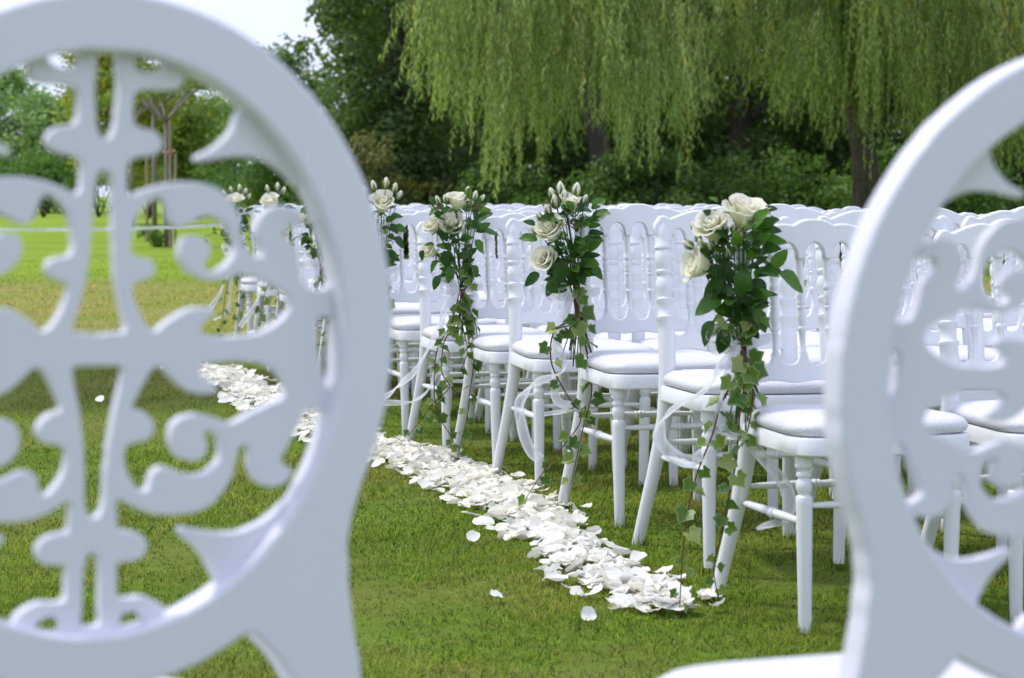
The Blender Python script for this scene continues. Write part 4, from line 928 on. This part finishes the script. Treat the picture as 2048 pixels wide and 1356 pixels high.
def petals():
    rr = random.Random(5); seg = []; tot = 0
    for a, b in zip(STRIP[:-1], STRIP[1:]): L = (b - a).length; seg.append((tot, tot + L, a, b)); tot += L
    P = []
    W = [(.0, .12), (.4, .14), (.9, .10), (1.4, .14), (2.0, .15), (2.6, .16), (3.4, .17), (20, .17)]
    while len(P) < 2300:
        s = rr.uniform(-.05, tot)
        if rr.random() > 1.25 - .05 * s: continue
        for t0, t1, a, b in seg:
            if t0 <= s <= t1 or (s < 0 and t0 == 0):
                p = a.lerp(b, (s - t0) / (t1 - t0)); dr = (b - a).normalized(); nr = Vector((dr.y, -dr.x, 0))
                w_ = np.interp(s, [q[0] for q in W], [q[1] for q in W]); o = max(-1.15, min(1.15, rr.gauss(0, .58)))
                if abs(o) > .6 and rr.random() < .3 + .3 * math.sin(s * 9 + (3 if o > 0 else 0)): continue
                p = p + nr * o * w_; P.append((p.x, p.y, (1 - min(1, abs(o))) * .016, s)); break
    P.sort(key=lambda q: q[1])
    def xf(x, y, pile):
        z = gz(x, y) + .010 + pile * rr.random()
        tl = .42 if rr.random() < .72 else 1.0
        return (x, y, z), (rr.gauss(0, tl * .5), rr.gauss(0, tl * .5), rr.uniform(0, 6.283)), rr.uniform(.031, .062)
    for x, y, pile, s in P[:270]:
        l, r, k = xf(x, y, pile)
        tag(link('rose_petal', rr.choice(GPM), None, l, r, (k * rr.uniform(.85, 1.15), k, k)), 'fallen white rose petal in the near part of the petal strip', 'petal', 'petals in the near part of the strip')
    rest = MB()
    for x, y, pile, s in P[270:]:
        l, r, k = xf(x, y, pile); M = Matrix.LocRotScale(Vector(l), Euler(r), Vector((k, k, k))); g = rr.choice(GP)
        q = rr.uniform(.45, 1.0); rest.add([M @ Vector(v) for v in g.v], g.f, 0, [e * q for e in g.e])
    tag(link('fallen_petals', rest.mesh('fallen_petals', M_PETAL, True, None, True)), 'long strip of fallen white rose petals leading away along the aisle', 'petals', kind='stuff')
    lone = [(993, 1207, 'single petal on the grass left of the near end of the petal strip'), (1177, 1247, 'flat petal lying below the near end of the petal strip'), (1278, 1135, 'lone petal right of the strip beside the second-row front leg'),
            (1218, 1105, 'upper of two stacked petals right of the petal strip'), (1216, 1124, 'lower of two stacked petals right of the petal strip'), (1190, 1075, 'curled petal standing in the grass beneath the third-row chair'),
            (1153, 1045, 'petal right of the strip near the third-row back leg foot'), (1172, 1027, 'small petal beside the third-row front leg foot'), (945, 1089, 'lone petal at the left edge of the strip, halfway along'),
            (758, 884, 'petal under the sixth-row chair beside the left oval frame'), (200, 807, 'lone petal on the lawn seen through the lower middle slit'), (445, 812, 'petal left of the far petal strip, seen through the oval'), (1010, 972, 'petal right of the strip beneath the fourth-row chair'), (1060, 998, 'petal right of the strip near the trailing ivy tip')]
    for px, py, lab in lone:
        g = on_ground(px, py); k = rr.uniform(.036, .047)
        tag(link('rose_petal', rr.choice(GPM), None, (g.x, g.y, g.z + .016), (.35 + rr.gauss(0, .25), rr.gauss(0, .3), rr.uniform(-1, 1)), k), lab, 'petal', 'stray petals beside the strip')
petals()

# ------------------------------------------------------------------ trees and shrubs
def willow(name, label, px, d, rx, ry, zb, mat, seed, ntrunk_px, ndrape, top=6.0, back=.8):
    rr = random.Random(seed); r2 = np.random.default_rng(seed); p = at(ntrunk_px, 700, d + back); X0, Y0 = p.x, d + back; z0 = gz(X0, Y0)
    root = thing(name, label, 'tree', (X0, Y0, z0)); tr = MB()
    cp = catmull([Vector((0, 0, -.2)), Vector((.12, 0, 1.2)), Vector((-.05, .1, 2.6)), Vector((.2, 0, 4.5))], 5)
    tr.tube(cp, [.22 - .12 * i / (len(cp) - 1) for i in range(len(cp))], 12); t_ = link('trunk', tr.mesh('trunk', M_BARK), root)
    P = []; Nn = []; Ls = []; Ws = []; Vr = []; Dn = []; cx = at(px, 700, d).x
    tw = MB()
    for k in range(ndrape):
        a = rr.uniform(0, 6.283); q = math.sqrt(rr.uniform(.05, 1)); dx = math.cos(a) * q * rx; dy = math.sin(a) * q * ry
        wx = cx + dx; wy = d + dy; pxx = 1024 + wx / wy * F
        top_z = top * (1 - .5 * q * q) * rr.uniform(.6, 1.0); zbot = float(np.interp(pxx, [z[0] for z in zb], [z[1] for z in zb])) + rr.gauss(0, .24) + (.5 if rr.random() < .18 else 0)
        if rr.random() < .42: zbot += rr.uniform(.35, 1.5); top_z = zbot + rr.uniform(.9, 1.9)
        if top_z - zbot < .8: top_z = zbot + rr.uniform(.8, 1.6)
        tip = Vector((wx - X0, wy - Y0, top_z - z0)); s = cp[-1 - rr.randrange(6)]
        if k % 3 == 0:
            lp = catmull([s, s.lerp(tip, .55) + Vector((0, 0, .7)), tip], 4); lb = MB(); lb.tube(lp, [.05 * (1 - .85 * i / (len(lp) - 1)) for i in range(len(lp))], 5); link('limb', lb.mesh('limb', M_BARK), t_)
        ns = rr.randrange(13, 25); sp = rr.uniform(.10, .28); hue = rr.gauss(0, .17)
        for j in range(ns):
            ox, oy = r2.normal(0, sp, 2); L = (top_z - zbot) * (1 - .5 * min(1, math.hypot(ox, oy) / (sp * 2))) * rr.uniform(.75, 1.05)
            if wy > d + 1.2 and L > 2.5: L = 2.5
            zt = top_z - abs(ox) * .3; n = max(6, int(L / .031)); t = np.linspace(0, 1, n) ** .95
            sh = rr.gauss(0, .17); sw = rr.gauss(0, .12); sw2 = rr.gauss(0, .12); ph = rr.uniform(0, 6)
            xx = tip.x + ox + sw * t + .035 * np.sin(t * 5 + ph); yy = tip.y + oy + sw2 * t; zz = zt - z0 - L * t
            ang = r2.uniform(0, 6.283, n); off = np.stack([np.cos(ang), np.sin(ang), -r2.uniform(.9, 3.2, n)], 1); off /= np.linalg.norm(off, axis=1, keepdims=True)
            ll = r2.uniform(.06, .105, n)
            P.append(np.stack([xx, yy, zz], 1) + off * ll[:, None] * .5)
            nn = np.stack([r2.normal(size=n), r2.normal(size=n) - .3, r2.normal(size=n) * .5 + .3], 1); nn -= off * (nn * off).sum(1, keepdims=True); nn /= np.linalg.norm(nn, axis=1, keepdims=True) + 1e-9
            Nn.append((nn, off)); Ls.append(ll); Vr.append(np.clip(r2.normal(.42, .13, n) + hue + sh, 0, 1))
            if j % 3 == 0: tw.tube([(xx[0], yy[0], zz[0]), (xx[n // 2], yy[n // 2], zz[n // 2]), (xx[-1], yy[-1], zz[-1])], [.006, .004, .0025], 3, False)
    Pp = np.concatenate(P); nn = np.concatenate([a for a, b in Nn]); aa = np.concatenate([b for a, b in Nn]); L = np.concatenate(Ls)[:, None]; vr = np.concatenate(Vr)
    b = np.cross(nn, aa); W = L * .22
    V = np.stack([Pp - aa * L * .5, Pp + b * W * .5, Pp + aa * L * .5, Pp - b * W * .5], 1).reshape(-1, 3)
    cr = link('crown', np_mesh('crown', V, 4, np.arange(len(V)), mat, False, np.repeat(vr, 4)), root)
    tag(link('twigs', tw.mesh('twigs', M_WILTWIG), cr), kind='stuff')
M_WILTWIG = simple('willow_twig', (.16, .13, .04))
ZB1 = [(780, 2.5), (830, 2.25), (880, 2.0), (930, 1.65), (970, 1.25), (1080, 1.20), (1110, 1.75), (1180, 1.65), (1240, 1.5), (1330, 1.5), (1390, 1.3), (1440, 2.3)]
ZB2 = [(1340, 1.6), (1420, 1.9), (1470, 2.2), (1600, 2.1), (1640, 1.55), (1720, 1.6), (1800, 1.45), (1900, 1.25), (2050, 1.2), (2200, 1.2)]
willow('willow_tree', 'weeping willow with yellow-green hanging branches left of the dark hollow', 1130, 30.0, 1.85, 1.6, ZB1, M_WILY, 21, 1190, 92, back=6.2)
willow('willow_tree', 'weeping willow with darker green branches and thick trunk behind right oval chair', 1790, 31.0, 2.6, 1.8, ZB2, M_WILG, 22, 1712, 112)

DT = [('dark leafy tree at the left edge of the wood, against the white sky', 800, 37.0, 11, 1.15, M_DARK, 1), ('dark tree behind the left tip of the yellow-green willow', 900, 39.5, 12, 2.3, M_DARK, 2),
      ('tall dark tree behind the middle of the yellow-green willow', 1180, 40.5, 13, 2.6, M_DARK, 3), ('dark tree behind the gap between the two willows', 1470, 40.0, 12, 2.6, M_DARK, 4), ('dark tree behind the trunk of the green willow', 1760, 40.5, 13, 2.6, M_DARK, 5), ('dark tree at the right end of the wood, behind the right oval chair', 2060, 39.5, 12, 2.6, M_DARK, 6)]
for lab, px, d, h, spd, mt, sd in DT:
    broad_tree('dark_tree', lab, 'tree', px, d, h, spd, mt, sd + 50, .11, 760, .04, group='dark trees of the wood', clump=(.35, .75), nclump=120, low=1.7,
               extra=[((-1.45, -.6, 3.2), .3), ((-1.65, -.5, 2.4), .2), ((-1.5, -.4, 1.6), .3), ((-1.5, -.4, 1.0), .35)] if sd == 1 else ())
def wood_mass():
    cl = []; rr = random.Random(77)
    for k in range(860):
        d = rr.uniform(46, 49); px = rr.uniform(690, 2350); x = at(px, 700, d).x; z = 9.5 * rr.random() ** 1.8 + .1
        cl.append(((x, d, z + gz(x, d)), rr.uniform(.55, 1.0)))
    V, I, vr = clump_leaves(cl, 330, .19)
    tag(link('woodland', np_mesh('woodland', V, 4, I, M_DARK, False, vr)), 'dark mass of woodland behind the willows', 'woodland', kind='stuff')
wood_mass()
SH = [('olive-green shrub at the foot of the dark left tree', 700, 35.5, 1.5, 1.55, M_OLIVE), ('pale brown dry shrub against the dark left tree', 735, 35.0, .9, 2.1, M_BROWN), ('yellow-olive shrub behind the fifth-row bouquet', 860, 35.5, 1.6, 1.6, M_OLIVE),
      ('green shrub behind the third-row bouquet', 1010, 35.0, 1.7, 1.75, M_SHRUB), ('rounded shrub under the yellow-green willow', 1160, 34.5, 1.8, 1.7, M_SHRUB), ('dense shrub right of the yellow-green willow', 1300, 35.0, 1.8, 1.9, M_SHRUB), ('dark shrub in the hollow between the willows', 1440, 36.0, 1.8, 1.8, M_SHRUB),
      ('shrub below the dark hollow, left of the willow trunk', 1580, 34.5, 1.9, 1.75, M_SHRUB), ('shrub right of the thick willow trunk', 1800, 35.0, 1.9, 1.9, M_SHRUB), ('shrub glimpsed through the right oval chair', 1950, 34.5, 1.8, 1.7, M_SHRUB), ('shrub at the right end of the wood edge', 2100, 35.5, 1.9, 1.9, M_SHRUB)]
for i, (lab, px, d, wd, h, mt) in enumerate(SH): shrub(lab, px, d, wd, h, mt, 100 + i)
HG = [('hedge shrub at the far left end of the lawn hedge', -30, 1.9, M_HEDGE), ('hedge shrub behind the left tendrils of the oval', 90, 2.2, M_HEDGE), ('dark hedge shrub behind the oval centre bars', 200, 1.9, M_HEDGE), ('hedge shrub right behind the staked saplings', 300, 1.8, M_HEDGE), ('hedge shrub right of the saplings', 400, 1.7, M_HEDGE), ('hedge shrub behind the farthest bouquet', 490, 1.9, M_HEDGE), ('hedge shrub beside the dark left tree', 580, 2.0, M_HEDGE), ('last hedge shrub, behind the left oval frame', 665, 2.1, M_HEDGE)]
for i, (lab, px, h, mt) in enumerate(HG): shrub(lab, px, 66 + (i % 3), 2.4, h, mt, 200 + i, .10, 520, 'hedge_shrub', 'shrubs of the hedge beyond the lawn', 1.6, 22)
broad_tree('pale_tree', 'pale green tree at the far left beyond the hedge', 'tree', 10, 78, 4.6, 2.0, M_PALE, 71, .17, 420, .1, nclump=40)
broad_tree('pale_tree', 'low pale tree beyond the hedge, left of the yellow tree', 'tree', 100, 76, 3.6, 1.6, M_PALE, 72, .17, 420, .1, nclump=36)
broad_tree('yellow_tree', 'yellowing tree behind the staked saplings', 'tree', 240, 58, 5.6, 1.2, M_YEL, 73, .12, 560, .30, M_BARK2, nclump=40)
broad_tree('yellow_tree', 'green-yellow tree behind the sapling fork', 'tree', 345, 72, 4.4, 1.5, M_SAP, 74, .14, 420, .25, M_BARK2, nclump=40)
broad_tree('pale_tree', 'green tree beyond the hedge right of the saplings', 'tree', 440, 74, 3.3, 1.3, M_PALE, 75, .15, 400, .2, nclump=30)

broad_tree('green_tree', 'mid-green tree beyond the hedge, beside the dark left tree', 'tree', 575, 62, 4.3, 1.5, M_SHRUB, 76, .13, 420, .1, nclump=44)
def sapling(label, px, d, h, seed, crown=True):
    p = at(px, 700, d); x = p.x; z = gz(x, d); rr = random.Random(seed); root = thing('young_tree', label, 'tree', (x, d, z), group='young staked trees on the lawn')
    t = MB(); t.tube([(0, 0, -.05), (.01, 0, h * .5), (0, .01, h)], [.054, .046, .036], 8); tk = link('trunk', t.mesh('trunk', M_BARK2), root)
    cl = []
    for k in range(9):
        a = k * 2.4; L = rr.uniform(.6, 1.0); e = Vector((math.cos(a) * L, math.sin(a) * L * .8, h + L * rr.uniform(.45, .9)))
        b = MB(); b.tube(catmull([(0, 0, h - .08), e * .5 + Vector((0, 0, h * .5 + .02)), e], 4), [.024, .022, .02, .018, .016, .013, .011,   .008, .005], 5); link('limb', b.mesh('limb', M_BARK2), tk); cl.append(((e.x, e.y, e.z), .24)); cl.append(((e.x * .75, e.y * .75, h + (e.z - h) * .85 + .12), .2))
    V, I, vr = clump_leaves(cl, 900, .085); link('crown', np_mesh('crown', V, 4, I, M_SAP, False, vr), root)
sapling('young tree with forked crown and pink tie, nearest of the staked saplings', 336, 40, 2.2, 1)
sapling('young tree left of the forked sapling, farther away', 311, 46, 2.5, 2)
sapling('thin young tree beside the oval centre bar', 266, 52, 2.4, 3)
def stake(label, px, d, h, r=.028):
    p = at(px, 700, d); z = gz(p.x, d); m = MB(); m.tube([(0, 0, -.1), (.004, 0, h * .5), (0, 0, h - .06), (0, 0, h)], [r, r, r, r * .5], 7)
    tag(link('tree_stake', m.mesh('tree_stake', M_WOOD, True, 50), None, (p.x, d, z), (rr_.uniform(-.02, .02), rr_.uniform(-.02, .02), 0)), label, 'stake', 'stakes beside the young trees')
rr_ = random.Random(3)
stake('pale wooden stake tied to the forked young tree', 343, 39.6, 2.15); stake('pale stake left of the forked young tree', 296, 43, 1.75); stake('thin stake nearest to the oval centre bar', 252, 47, 1.9); stake('short stake right of the forked young tree', 352, 41.5, 1.6)
# pink tie round trunk and stake
tp = at(338, 303, 39.7); m = MB(); m.tube([Vector((math.cos(a) * .10, math.sin(a) * .12, .02 * math.sin(a))) for a in np.linspace(0, 6.283, 15)], .018, 6)
tag(link('tree_tie', m.mesh('tree_tie', simple('pink_tie', (.45, .20, .17))), None, tp), 'pink tie binding the forked young tree to its stake', 'tie')
# barrier tape across the lawn
def tape():
    a = at(-150, 456, 36); b = at(456, 449, 36)
    for lab, p in (('thin post holding the left end of the white tape', a), ('thin post holding the right end of the white tape, behind the carved scroll', b)):
        z = gz(p.x, p.y); m = MB(); h = p.z - z + .06; m.tube([(0, 0, -.1), (0, 0, h - .02), (0, 0, h)], [.012, .012, .006], 7)
        tag(link('tape_post', m.mesh('tape_post', M_WOOD), None, (p.x, p.y, z)), lab, 'post', 'posts of the tape line')
    m = MB(); n = 40; V = []
    for i in range(n):
        t = i / (n - 1); q = a.lerp(b, t); q = q + Vector((0, -.016, -.05 * 4 * t * (1 - t))); tw = .25 * math.sin(i * .8)
        for s in (-1, 1): V.append(q + Vector((0, s * .02 * math.sin(tw), s * .026 * math.cos(tw))))
    m.add(V, [(i * 2, i * 2 + 2, i * 2 + 3, i * 2 + 1) for i in range(n - 1)])
    tag(link('barrier_tape', m.mesh('barrier_tape', M_TAPE)), 'thin white tape stretched across the bright lawn', 'tape')
tape()
# tufts of weeds round the feet of the young trees
def weeds(label, px, d, seed):
    p = at(px, 700, d); z = gz(p.x, d); root = thing('weed_tuft', label, 'plant', (p.x, d, z), group='weeds round the young trees')
    rr = random.Random(seed); st = MB()
    for k in range(7): st.tube([(0, 0, 0), (rr.uniform(-.1, .1), rr.uniform(-.1, .1), rr.uniform(.12, .3))], [.005, .003], 4)
    link('stems', st.mesh('stems', M_STEM), root)
    V, I, vr = clump_leaves([((rr.uniform(-.15, .15), rr.uniform(-.15, .15), rr.uniform(.05, .28)), .11) for k in range(8)], 5000, .05); link('leaves', np_mesh('leaves', V, 4, I, M_HEDGE, False, vr), root)
weeds('weeds at the foot of the forked young tree', 322, 40, 1); weeds('weeds at the foot of the left stake', 298, 43.2, 2)
